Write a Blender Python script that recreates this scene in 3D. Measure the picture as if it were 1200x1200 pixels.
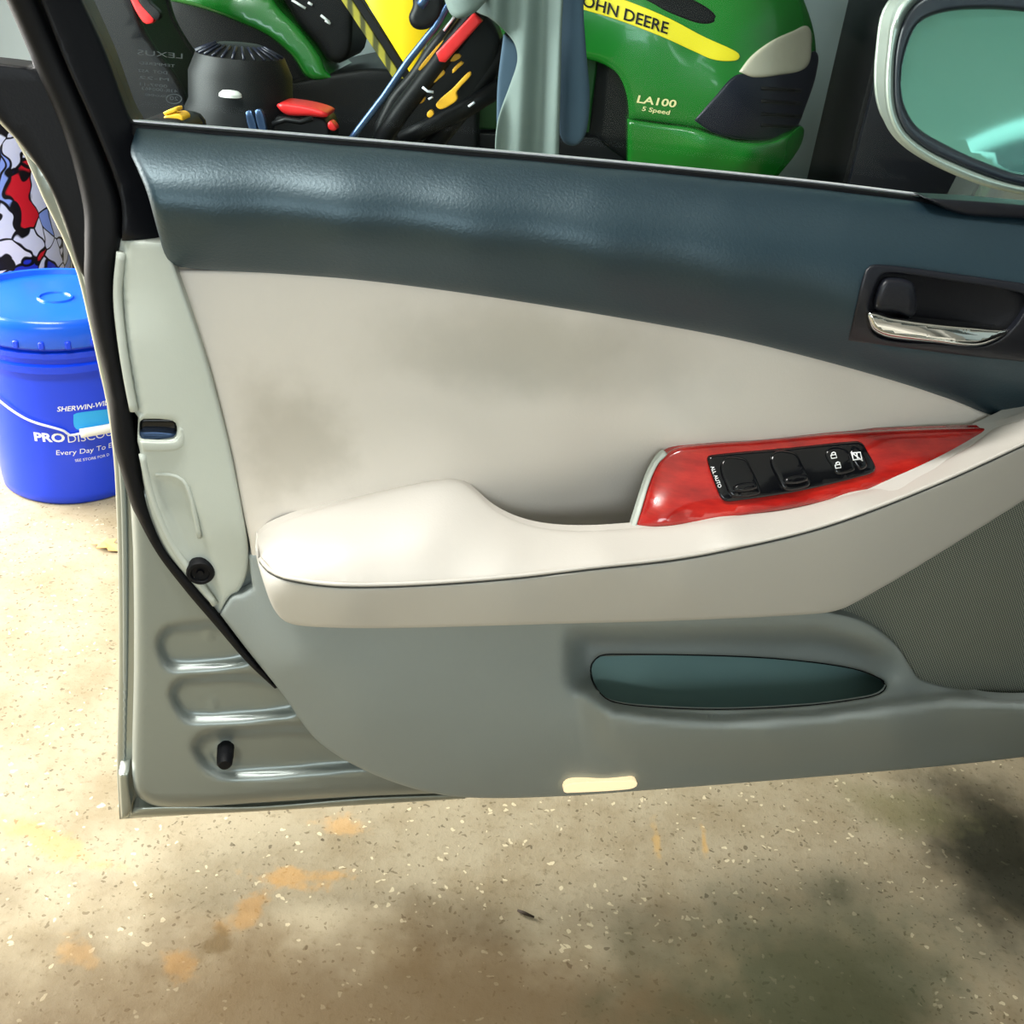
import bpy, bmesh, math, random
import numpy as np
from mathutils import Vector, Matrix
from mathutils.geometry import delaunay_2d_cdt

for o in list(bpy.data.objects):
    bpy.data.objects.remove(o)
scene = bpy.context.scene
col = scene.collection
random.seed(4)

# ------------------------------------------------------------------ camera
PITCH, ROLL, FPX = math.radians(29), math.radians(6.5), 1203.0
CAM = np.array([0.0, 0.0, 1.0])
FW = np.array([0, math.cos(PITCH), -math.sin(PITCH)])
_r0 = np.array([1.0, 0, 0]); _u0 = np.array([0, math.sin(PITCH), math.cos(PITCH)])
RT = math.cos(ROLL) * _r0 + math.sin(ROLL) * _u0
UP = -math.sin(ROLL) * _r0 + math.cos(ROLL) * _u0
cd = bpy.data.cameras.new('camera'); cam = bpy.data.objects.new('camera', cd); col.objects.link(cam)
cd.sensor_width = 36; cd.lens = 36 * FPX / 1200; cd.clip_start = 0.02
M = Matrix(((RT[0], UP[0], -FW[0], CAM[0]), (RT[1], UP[1], -FW[1], CAM[1]), (RT[2], UP[2], -FW[2], CAM[2]), (0, 0, 0, 1)))
cam.matrix_world = M
scene.camera = cam

# ------------------------------------------------------------------ world, lights, exposure
w = bpy.data.worlds.new('daylight'); scene.world = w; w.use_nodes = True
w.node_tree.nodes['Background'].inputs[0].default_value = (0.80, 0.90, 1.0, 1)
w.node_tree.nodes['Background'].inputs[1].default_value = 0.25

def area(name, loc, target, sx, sy, power, colr):
    l = bpy.data.lights.new(name, 'AREA'); l.shape = 'RECTANGLE'; l.size = sx; l.size_y = sy
    l.energy = power; l.color = colr
    o = bpy.data.objects.new(name, l); col.objects.link(o); o.location = loc
    o.rotation_euler = (Vector(target) - Vector(loc)).to_track_quat('-Z', 'Y').to_euler()
    return o
# daylight through the open garage door at the left and through the opening behind the photographer
area('daylight_side_opening', (-2.5, 1.75, 1.2), (0, 1.5, 0.0), 1.8, 1.7, 245, (1.0, 0.97, 0.92))
area('daylight_rear_opening', (0.45, -3.1, 1.6), (-0.2, 1, 0.7), 2.6, 1.2, 68, (0.88, 0.97, 1.0))
# light of the ceiling strip lamp
area('strip_lamp_light', (-0.8, 0.38, 2.56), (-0.8, 0.382, 0), 1.3, 0.16, 62, (1.0, 0.99, 0.95))
vs = scene.view_settings
vs.view_transform = 'Standard'; vs.look = 'None'; vs.exposure = 0.15; vs.gamma = 1.0; vs.use_curve_mapping = False

# ------------------------------------------------------------------ frames
def ray(px, py):
    px = np.asarray(px, float); py = np.asarray(py, float)
    return ((px - 600) / FPX)[..., None] * RT + ((600 - py) / FPX)[..., None] * UP + FW
PSI = math.radians(14)
EU = np.array([math.cos(PSI), math.sin(PSI), 0]); EN = np.array([math.sin(PSI), -math.cos(PSI), 0]); EZ = np.array([0, 0, 1.0])
P0 = CAM + ray(600, 600) * 0.95

class PlaneFrame:
    """vertical plane seen from the photograph; n points towards the viewer; local axes u, -n, z about origin"""
    def __init__(self, p0, psi, origin=None):
        self.psi = psi
        self.u = np.array([math.cos(psi), math.sin(psi), 0]); self.n = np.array([math.sin(psi), -math.cos(psi), 0])
        self.p0 = np.asarray(p0, float); self.o = np.asarray(origin, float) if origin is not None else self.p0
    def world(self, px, py, d=0.0):
        r = ray(px, py); d = np.asarray(d, float)
        t = ((self.p0 - CAM) @ self.n + d) / (r @ self.n)
        return CAM + r * t[..., None]
    def loc(self, px, py, d=0.0):
        v = self.world(px, py, d) - self.o
        return np.stack([v @ self.u, -(v @ self.n), v[..., 2]], -1)
    nloc = np.array([0, -1.0, 0])
    def camloc(self):
        v = CAM - self.o
        return np.array([v @ self.u, -(v @ self.n), v[2]])
DOOR = PlaneFrame(P0, PSI)
DOOR.o = DOOR.world(140, 960, -0.03)
def wall_frame(Y, origin):
    return PlaneFrame((0, Y, 0), 0.0, origin)
def floor_pt(px, py, z=0.0):
    r = ray(px, py); return CAM + r * ((z - CAM[2]) / r[2])

# ------------------------------------------------------------------ materials
def lin(c):
    return tuple(((x / 255) / 12.92 if x / 255 <= 0.04045 else ((x / 255 + 0.055) / 1.055) ** 2.4) for x in c) + (1.0,)
class NT:
    def __init__(s, name):
        s.m = bpy.data.materials.new(name); s.m.use_nodes = True; s.t = s.m.node_tree
        s.b = s.t.nodes['Principled BSDF']; s.out = s.t.nodes['Material Output']
    def n(s, typ, **kw):
        k = s.t.nodes.new(typ)
        for a, v in kw.items():
            if a in k.bl_rna.properties: setattr(k, a, v)
            else: k.inputs[a].default_value = v
        return k
    def l(s, a, b): s.t.links.new(a, b)
    def coord(s):
        if not hasattr(s, '_c'): s._c = s.n('ShaderNodeTexCoord').outputs['Object']
        return s._c
    def noise(s, scale, detail=3, rough=0.55, vec=None):
        k = s.n('ShaderNodeTexNoise'); k.inputs['Scale'].default_value = scale; k.inputs['Detail'].default_value = detail
        k.inputs['Roughness'].default_value = rough; s.l(vec or s.coord(), k.inputs['Vector']); return k.outputs['Fac']
    def ramp(s, fac, stops):
        k = s.n('ShaderNodeValToRGB'); e = k.color_ramp.elements
        while len(e) < len(stops): e.new(0.5)
        for i, (p, c) in enumerate(stops):
            e[i].position = p; e[i].color = c if len(c) == 4 else tuple(c) + (1,)
        s.l(fac, k.inputs[0]); return k.outputs[0]
    def mix(s, fac, a, b, mode='MIX'):
        k = s.n('ShaderNodeMix', data_type='RGBA', blend_type=mode)
        for sock, v in ((k.inputs[0], fac), (k.inputs[6], a), (k.inputs[7], b)):
            if hasattr(v, 'is_output'): s.l(v, sock)
            else: sock.default_value = v
        return k.outputs[2]
    def math(s, op, a, b=0.0):
        k = s.n('ShaderNodeMath', operation=op)
        for sock, v in ((k.inputs[0], a), (k.inputs[1], b)):
            if hasattr(v, 'is_output'): s.l(v, sock)
            else: sock.default_value = v
        return k.outputs[0]
    def spot(s, center, radii, rotz=0.0, wobble=0.35, nscale=9.0):
        """soft-edged blotch, 1 inside and 0 outside, in object coordinates"""
        mp = s.n('ShaderNodeMapping', vector_type='TEXTURE')
        mp.inputs['Location'].default_value = center; mp.inputs['Rotation'].default_value = (0, 0, rotz); mp.inputs['Scale'].default_value = radii
        s.l(s.coord(), mp.inputs['Vector'])
        ln = s.n('ShaderNodeVectorMath', operation='LENGTH'); s.l(mp.outputs[0], ln.inputs[0])
        v = s.math('ADD', ln.outputs['Value'], s.math('MULTIPLY', s.math('SUBTRACT', s.noise(nscale, 4), 0.5), wobble * 3))
        mr = s.n('ShaderNodeMapRange', interpolation_type='SMOOTHSTEP'); s.l(v, mr.inputs[0])
        mr.inputs[1].default_value = 1.0; mr.inputs[2].default_value = 0.25; mr.inputs[3].default_value = 0; mr.inputs[4].default_value = 1
        return mr.outputs[0]
    def bump(s, h, strength=0.2, dist=0.002):
        k = s.n('ShaderNodeBump'); k.inputs['Strength'].default_value = strength; k.inputs['Distance'].default_value = dist
        s.l(h, k.inputs['Height']); s.l(k.outputs[0], s.b.inputs['Normal'])

def mat(name, c, rough=0.5, metal=0.0, bump=None, vary=0.06, vscale=14, coat=0.0, spec=0.5):
    s = NT(name); a = lin(c)
    if vary:
        s.l(s.mix(s.noise(vscale, 4), tuple(x * (1 - vary) for x in a[:3]) + (1,), tuple(min(1, x * (1 + vary)) for x in a[:3]) + (1,)), s.b.inputs['Base Color'])
    else: s.b.inputs['Base Color'].default_value = a
    s.b.inputs['Roughness'].default_value = rough; s.b.inputs['Metallic'].default_value = metal
    s.b.inputs['Coat Weight'].default_value = coat; s.b.inputs['Coat Roughness'].default_value = 0.06
    s.b.inputs['Specular IOR Level'].default_value = spec
    if bump: s.bump(s.noise(bump[0], 2), bump[1], bump[2] if len(bump) > 2 else 0.001)
    return s.m

MT = {}
MT['silver'] = mat('silver_paint', (142, 150, 147), 0.36, 0.5, vary=0.03)
MT['hem'] = mat('silver_paint_hem', (158, 163, 154), 0.3, 0.55, vary=0.03, coat=0.3)
MT['rubber'] = mat('black_rubber', (8, 9, 13), 0.6, bump=(300, .1), spec=.2)
MT['blacktrim'] = mat('black_trim', (9, 10, 16), 0.5, bump=(500, .1), vary=0.03, spec=.25)
MT['glossblack'] = mat('gloss_black', (9, 10, 14), 0.12, vary=0)
MT['softtouch'] = mat('slate_soft_touch', (18, 39, 50), 0.47, bump=(420, .35, .0009), vary=0.05, spec=1.0)
MT['softtouch'].node_tree.nodes['Principled BSDF'].inputs['Specular Tint'].default_value = (0.72, 0.92, 1.0, 1)
MT['bezeldark'] = mat('slate_plastic', (17, 19, 28), 0.42, bump=(600, .1), vary=0.03)
MT['pad'] = mat('armrest_vinyl', (192, 187, 179), 0.5, bump=(350, .12), vary=0.035, vscale=5)
MT['padlow'] = mat('armrest_vinyl_lower', (196, 193, 186), 0.5, bump=(350, .12), vary=0.035, vscale=5)
MT['lower'] = mat('grey_plastic', (144, 152, 150), 0.46, bump=(420, .12), vary=0.05, vscale=6)
MT['endcap'] = mat('pale_grey_plastic', (186, 192, 183), 0.5, bump=(420, .1), vary=0.05, vscale=10)
MT['pocket'] = mat('pocket_felt', (112, 146, 146), 0.75, vary=0.06)
MT['thread'] = mat('dark_thread', (70, 72, 70), 0.8, vary=0)
MT['chrome'] = mat('chrome', (225, 225, 220), 0.06, 1.0, vary=0)
MT['brightline'] = mat('bright_moulding', (240, 240, 244), 0.3, 0.2, vary=0)
MT['white'] = mat('white_print', (238, 240, 240), 0.6, vary=0)
MT['etch'] = mat('etched_print', (96, 104, 106), 0.7, vary=0)
MT['mirrorback'] = mat('mirror_bezel', (16, 19, 30), 0.4, vary=0)
MT['green'] = mat('green_paint', (22, 118, 34), 0.22, vary=0.03, coat=0.5)
MT['greendark'] = mat('green_plastic', (16, 62, 24), 0.4, vary=0.05)
MT['yellow'] = mat('yellow_plastic', (250, 208, 12), 0.4, vary=0.02)
MT['decal'] = mat('yellow_decal', (246, 226, 30), 0.45, vary=0)
MT['paleyellow'] = mat('pale_yellow_print', (240, 236, 170), 0.5, vary=0)
MT['amber'] = mat('amber_plastic', (238, 178, 36), 0.45, vary=0.03)
MT['red'] = mat('red_plastic', (216, 34, 36), 0.4, vary=0.03)
MT['black'] = mat('black_plastic', (9, 10, 13), 0.5, vary=0.05, spec=.25)
MT['navy'] = mat('navy_plastic', (16, 20, 38), 0.35, vary=0.05, spec=.4)
MT['steelblue'] = mat('blued_steel', (70, 92, 128), 0.3, 0.7, vary=0.03)
MT['lens'] = mat('headlight_lens', (214, 204, 184), 0.18, vary=0.08, vscale=30, coat=0.6)
MT['tyre'] = mat('tyre_rubber', (10, 11, 12), 0.8, bump=(60, .3, .004), spec=.2)
MT['blue'] = mat('blue_bucket_plastic', (8, 62, 222), 0.3, vary=0.03)
MT['bluelid'] = mat('blue_lid_plastic', (20, 92, 226), 0.22, vary=0.03)
MT['sky'] = mat('light_blue_sticker', (40, 168, 236), 0.5, vary=0.06, vscale=40)
MT['wire'] = mat('galvanised_wire', (228, 232, 240), 0.35, 0.3, vary=0)
MT['leaf'] = mat('dry_leaf', (222, 176, 110), 0.7, vary=0.15, vscale=60)
MT['twig'] = mat('twig_bark', (50, 38, 26), 0.8)
MT['wall'] = mat('painted_wall', (172, 186, 188), 0.7, bump=(40, .05), vary=0.04, vscale=2)
MT['ceiling'] = mat('ceiling_paint', (205, 204, 196), 0.8, vary=0.02)
MT['cloth'] = mat('grey_cloth', (108, 120, 116), 0.85, bump=(700, .25), vary=0.10, vscale=12)
MT['clothdark'] = mat('dark_cloth', (60, 80, 98), 0.85, bump=(700, .25), vary=0.08, vscale=12)
MT['lampwhite'] = mat('lamp_enamel', (235, 235, 230), 0.4, vary=0)
MT['carpaint'] = mat('car_paint', (120, 126, 122), 0.25, 0.6, vary=0.02, coat=0.5)

# beige insert with soiled patches
s = NT('beige_insert_vinyl'); base = s.mix(s.noise(6, 4), lin((220, 212, 201)), lin((230, 222, 211)))
def dl(px, py, d=0.0): return tuple(DOOR.loc(px, py, d))
sm1 = s.spot(dl(345, 505), (0.075, 0.2, 0.07), wobble=0.5, nscale=14)
sm2 = s.spot(dl(600, 405), (0.17, 0.2, 0.05), wobble=0.5, nscale=10)
sm3 = s.spot(dl(690, 430), (0.19, 0.2, 0.05), wobble=0.5, nscale=8)
base = s.mix(s.math('MULTIPLY', sm1, 0.32), base, lin((128, 120, 96)))
base = s.mix(s.math('MULTIPLY', sm2, 0.25), base, lin((140, 134, 114)))
base = s.mix(s.math('MULTIPLY', sm3, 0.20), base, lin((128, 130, 116)))
s.l(base, s.b.inputs['Base Color']); s.b.inputs['Roughness'].default_value = 0.55; s.bump(s.noise(380, 2), 0.15, 0.001); MT['insert'] = s.m

# red wood
s = NT('red_burl_wood'); mp = s.n('ShaderNodeMapping'); mp.inputs['Scale'].default_value = (6, 6, 28); s.l(s.coord(), mp.inputs[0])
g = s.noise(3.0, 6, 0.65, mp.outputs[0])
s.l(s.ramp(g, [(0.25, lin((118, 12, 10))), (0.5, lin((170, 24, 18))), (0.75, lin((205, 44, 30)))]), s.b.inputs['Base Color'])
s.b.inputs['Roughness'].default_value = 0.2; s.b.inputs['Coat Weight'].default_value = 1.0; s.b.inputs['Coat Roughness'].default_value = 0.04; MT['wood'] = s.m

# speaker mesh
s = NT('speaker_mesh'); mp = s.n('ShaderNodeMapping'); mp.inputs['Scale'].default_value = (430, 1, 430); mp.inputs['Rotation'].default_value = (0, 0.6, 0); s.l(s.coord(), mp.inputs[0])
v = s.n('ShaderNodeTexVoronoi', voronoi_dimensions='3D'); v.inputs['Randomness'].default_value = 0.0; v.inputs['Scale'].default_value = 1.0; s.l(mp.outputs[0], v.inputs['Vector'])
dots = s.ramp(v.outputs['Distance'], [(0.36, (0, 0, 0)), (0.5, (1, 1, 1))])
s.l(s.mix(dots, lin((74, 82, 78)), s.mix(s.noise(5, 3), lin((146, 154, 142)), lin((168, 168, 152)))), s.b.inputs['Base Color'])
s.b.inputs['Roughness'].default_value = 0.6; s.bump(dots, 0.5, 0.001); MT['grille'] = s.m

# glass (tinted pane)
s = NT('tinted_glass'); tr = s.n('ShaderNodeBsdfTransparent'); tr.inputs[0].default_value = (0.84, 0.91, 0.91, 1)
gl = s.n('ShaderNodeBsdfGlossy'); gl.inputs['Roughness'].default_value = 0.02
fr = s.n('ShaderNodeFresnel'); fr.inputs[0].default_value = 1.17; mx = s.n('ShaderNodeMixShader')
s.l(fr.outputs[0], mx.inputs[0]); s.l(tr.outputs[0], mx.inputs[1]); s.l(gl.outputs[0], mx.inputs[2]); s.l(mx.outputs[0], s.out.inputs[0]); MT['glass'] = s.m
# mirror glass
s = NT('mirror_glass'); s.b.inputs['Base Color'].default_value = (0.55, 0.92, 0.74, 1); s.b.inputs['Metallic'].default_value = 1.0; s.b.inputs['Roughness'].default_value = 0.03; MT['mirror'] = s.m
# lamp tube
s = NT('lamp_tube'); s.b.inputs['Emission Color'].default_value = (1, 0.95, 0.86, 1); s.b.inputs['Emission Strength'].default_value = 6; MT['tube'] = s.m
s = NT('courtesy_lamp_lens'); s.b.inputs['Base Color'].default_value = lin((252, 236, 205)); s.b.inputs['Emission Color'].default_value = lin((255, 226, 176)); s.b.inputs['Emission Strength'].default_value = 0.75; MT['cream'] = s.m
# striped band
s = NT('hatched_yellow'); wv = s.n('ShaderNodeTexWave'); wv.inputs['Scale'].default_value = 9; wv.inputs['Distortion'].default_value = 3; wv.inputs['Detail'].default_value = 3; s.l(s.coord(), wv.inputs['Vector'])
s.l(s.ramp(wv.outputs['Fac'], [(0.2, lin((60, 60, 14))), (0.7, lin((150, 140, 36)))]), s.b.inputs['Base Color']); s.b.inputs['Roughness'].default_value = 0.6; MT['hatch'] = s.m
# graphic print: abstract cells
s = NT('abstract_graphic_print')
nz = s.n('ShaderNodeTexNoise'); nz.inputs['Scale'].default_value = 7; s.l(s.coord(), nz.inputs['Vector'])
vs1 = s.n('ShaderNodeVectorMath', operation='SCALE'); vs1.inputs['Scale'].default_value = 0.20; s.l(nz.outputs['Color'], vs1.inputs[0])
va = s.n('ShaderNodeVectorMath', operation='ADD'); s.l(s.coord(), va.inputs[0]); s.l(vs1.outputs[0], va.inputs[1])
mpv = s.n('ShaderNodeMapping'); mpv.inputs['Scale'].default_value = (1.3, 1.3, 0.8); mpv.inputs['Rotation'].default_value = (0.5, 0.4, 0.3); s.l(va.outputs[0], mpv.inputs[0])
v = s.n('ShaderNodeTexVoronoi', feature='DISTANCE_TO_EDGE'); v.inputs['Scale'].default_value = 17; s.l(mpv.outputs[0], v.inputs['Vector'])
v2 = s.n('ShaderNodeTexVoronoi'); v2.inputs['Scale'].default_value = 17; s.l(mpv.outputs[0], v2.inputs['Vector'])
sep = s.n('ShaderNodeSeparateColor'); s.l(v2.outputs['Color'], sep.inputs[0])
cell = s.n('ShaderNodeValToRGB'); cell.color_ramp.interpolation = 'CONSTANT'; e = cell.color_ramp.elements
for i, (p, c) in enumerate([(0, (236, 240, 250)), (0.40, (40, 60, 205)), (0.58, (150, 176, 240)), (0.68, (224, 30, 44)), (0.80, (246, 246, 250)), (0.93, (14, 14, 22))]):
    if i >= 2: e.new(p)
    e[i].position = p; e[i].color = lin(c)
s.l(sep.outputs[0], cell.inputs[0])
edge = s.ramp(v.outputs['Distance'], [(0.030, (0, 0, 0)), (0.055, (1, 1, 1))])
s.l(s.mix(edge, lin((12, 12, 18)), cell.outputs[0]), s.b.inputs['Base Color']); s.b.inputs['Roughness'].default_value = 0.4; MT['graphic'] = s.m

# concrete floor
s = NT('stained_shaded_concrete')
big = s.noise(1.3, 5, 0.6); mid = s.noise(9, 6, 0.65); fine = s.noise(95, 4, 0.7)
c = s.mix(big, lin((144, 134, 110)), lin((176, 166, 142)))
c = s.mix(s.ramp(mid, [(0.42, (0, 0, 0)), (0.68, (0.55, 0.55, 0.55))]), c, lin((126, 110, 80)))
c = s.mix(s.ramp(fine, [(0.55, (0, 0, 0)), (0.75, (0.6, 0.6, 0.6))]), c, lin((104, 92, 66)))
wob = s.n('ShaderNodeTexNoise'); wob.inputs['Scale'].default_value = 60; s.l(s.coord(), wob.inputs['Vector'])
wv = s.n('ShaderNodeVectorMath', operation='SCALE'); wv.inputs['Scale'].default_value = 0.022; s.l(wob.outputs['Color'], wv.inputs[0])
wa = s.n('ShaderNodeVectorMath', operation='ADD'); s.l(s.coord(), wa.inputs[0]); s.l(wv.outputs[0], wa.inputs[1])
def specks(scale, rad, thr, ch, colr, k, c):
    vo = s.n('ShaderNodeTexVoronoi'); vo.inputs['Scale'].default_value = scale; s.l(wa.outputs[0], vo.inputs['Vector'])
    sp = s.n('ShaderNodeSeparateColor'); s.l(vo.outputs['Color'], sp.inputs[0])
    m = s.math('MULTIPLY', s.math('LESS_THAN', vo.outputs['Distance'], rad), s.math('GREATER_THAN', sp.outputs[ch], thr))
    return s.mix(s.math('MULTIPLY', m, k), c, lin(colr))
c = specks(150, .30, .80, 0, (84, 72, 50), .55, c)
c = specks(90, .22, .90, 1, (66, 56, 40), .6, c)
c = specks(110, .30, .88, 2, (226, 214, 180), .6, c)
def fstain_shade(c, px, py, rx, ry, rot, colr, k, wob=0.85, ns=34):  # blotch in the floor colour, used for real stains and for painted shade
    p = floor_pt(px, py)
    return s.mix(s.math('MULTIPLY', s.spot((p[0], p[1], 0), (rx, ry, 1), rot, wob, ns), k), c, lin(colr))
c = fstain_shade(c, 350, 1028, .065, .020, 0.1, (190, 146, 84), .6)
c = fstain_shade(c, 290, 1070, .020, .055, -0.6, (186, 140, 78), .6)
c = fstain_shade(c, 255, 1105, .02, .03, -0.5, (96, 82, 52), .75)
c = fstain_shade(c, 60, 985, .11, .022, -0.35, (200, 152, 92), .5)
c = fstain_shade(c, 400, 965, .04, .02, 0, (202, 158, 98), .5)
c = fstain_shade(c, 90, 1115, .04, .02, -0.3, (202, 158, 98), .5)
c = fstain_shade(c, 210, 1130, .02, .03, 0.5, (200, 150, 84), .6)
c = fstain_shade(c, 770, 985, .008, .04, 0, (200, 160, 90), .5)
c = fstain_shade(c, 825, 985, .006, .03, 0, (206, 160, 80), .5)
c = fstain_shade(c, 115, 655, .05, .02, 0, (206, 168, 120), .5)
c = fstain_shade(c, 560, 1235, .95, .25, 0.06, (78, 60, 34), .85, .35, 7)  # brown grime that also paints in the shadow over the near floor
c = fstain_shade(c, 960, 1140, .30, .17, 0.3, (50, 58, 38), .8, .4, 9)  # dark green staining, darkened further to paint shade at the lower right
c = fstain_shade(c, 1180, 1010, .16, .26, 0.0, (24, 30, 22), .92, .35, 8)  # shade beside the car painted into the concrete as green-black staining
c = fstain_shade(c, 1060, 950, .12, .06, 0.0, (110, 110, 76), .5, .5, 20)
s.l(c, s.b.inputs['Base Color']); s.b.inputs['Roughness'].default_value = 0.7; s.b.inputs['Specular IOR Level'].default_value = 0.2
s.bump(s.math('ADD', s.math('MULTIPLY', mid, 0.5), fine), 0.25, 0.003); MT['concrete'] = s.m

# ------------------------------------------------------------------ mesh helpers
def tag(o, label=None, cat=None, group=None, kind=None):
    for k, v in (('label', label), ('category', cat), ('group', group), ('kind', kind)):
        if v: o[k] = v
    return o
def empty(name, loc, rz=0.0):
    o = bpy.data.objects.new(name, None); col.objects.link(o); o.location = tuple(loc); o.rotation_euler = (0, 0, rz); o.empty_display_size = 0.1
    return o
def link(name, verts, faces, material, parent=None, smooth=True, label=None):
    me = bpy.data.meshes.new(name); me.from_pydata([tuple(map(float, v)) for v in verts], [], [tuple(map(int, f)) for f in faces]); me.update()
    if smooth: me.polygons.foreach_set('use_smooth', [True] * len(me.polygons))
    me.materials.append(material)
    o = bpy.data.objects.new(name, me); col.objects.link(o)
    if parent: o.parent = parent
    if label: o['label'] = label
    return o
def spline(pts, step, closed=True):
    """Catmull-Rom through pts; a third element marks a sharp corner"""
    P = [np.array(p[:2], float) for p in pts]; cor = [len(p) > 2 for p in pts]; n = len(P); out = []
    for i in range(n if closed else n - 1):
        a, b = P[i], P[(i + 1) % n]
        p0 = P[i - 1] if (closed or i > 0) else a; p3 = P[(i + 2) % n] if (closed or i + 2 < n) else b
        L = np.linalg.norm(b - a); k = max(1, int(round(L / step)))
        t1 = (b - p0); t2 = (p3 - a)
        l1 = np.linalg.norm(t1) + 1e-9; l2 = np.linalg.norm(t2) + 1e-9
        m1 = t1 / l1 * L if not cor[i] else (b - a); m2 = t2 / l2 * L if not cor[(i + 1) % n] else (b - a)
        for j in range(k):
            t = j / k; h = t * t
            out.append((2 * t * h - 3 * h + 1) * a + (t * h - 2 * h + t) * m1 + (-2 * t * h + 3 * h) * b + (t * h - h) * m2)
    if not closed: out.append(P[-1])
    return np.array(out)
def inside(pts, poly):
    x, y = pts[:, 0], pts[:, 1]; r = np.zeros(len(pts), bool); n = len(poly)
    for i in range(n):
        x1, y1 = poly[i]; x2, y2 = poly[(i + 1) % n]
        if y1 == y2: continue
        c = ((y1 > y) != (y2 > y)) & (x < (x2 - x1) * (y - y1) / (y2 - y1) + x1); r ^= c
    return r
def bdist(pts, polys):
    best = np.full(len(pts), 1e9)
    for poly in polys:
        a = poly; b = np.roll(poly, -1, 0); ab = b - a; L2 = (ab ** 2).sum(1) + 1e-12
        for s0 in range(0, len(pts), 2000):
            q = pts[s0:s0 + 2000]
            t = np.clip(((q[:, None] - a[None]) * ab[None]).sum(2) / L2, 0, 1)
            d = np.sqrt((((a[None] + t[..., None] * ab[None]) - q[:, None]) ** 2).sum(2)).min(1)
            best[s0:s0 + 2000] = np.minimum(best[s0:s0 + 2000], d)
    return best
class TPS:
    def __init__(s, ctrl, lam=1e-4):
        c = np.array(ctrl, float); s.p = c[:, :2] / 100; n = len(c)
        if n < 3: s.const = c[:, 2].mean(); return
        s.const = None
        K = s.k(np.linalg.norm(s.p[:, None] - s.p[None], axis=2)) + lam * np.eye(n)
        Pm = np.c_[np.ones(n), s.p]; A = np.zeros((n + 3, n + 3)); A[:n, :n] = K; A[:n, n:] = Pm; A[n:, :n] = Pm.T
        s.w = np.linalg.lstsq(A, np.r_[c[:, 2], 0, 0, 0], rcond=None)[0]
    @staticmethod
    def k(r): return r * r * np.log(r + 1e-9)
    def __call__(s, x, y):
        q = np.stack([np.asarray(x, float), np.asarray(y, float)], -1).reshape(-1, 2) / 100
        if s.const is not None: return np.full(len(q), s.const)
        return s.k(np.linalg.norm(q[:, None] - s.p[None], axis=2)) @ s.w[:-3] + s.w[-3] + q @ s.w[-2:]
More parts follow.
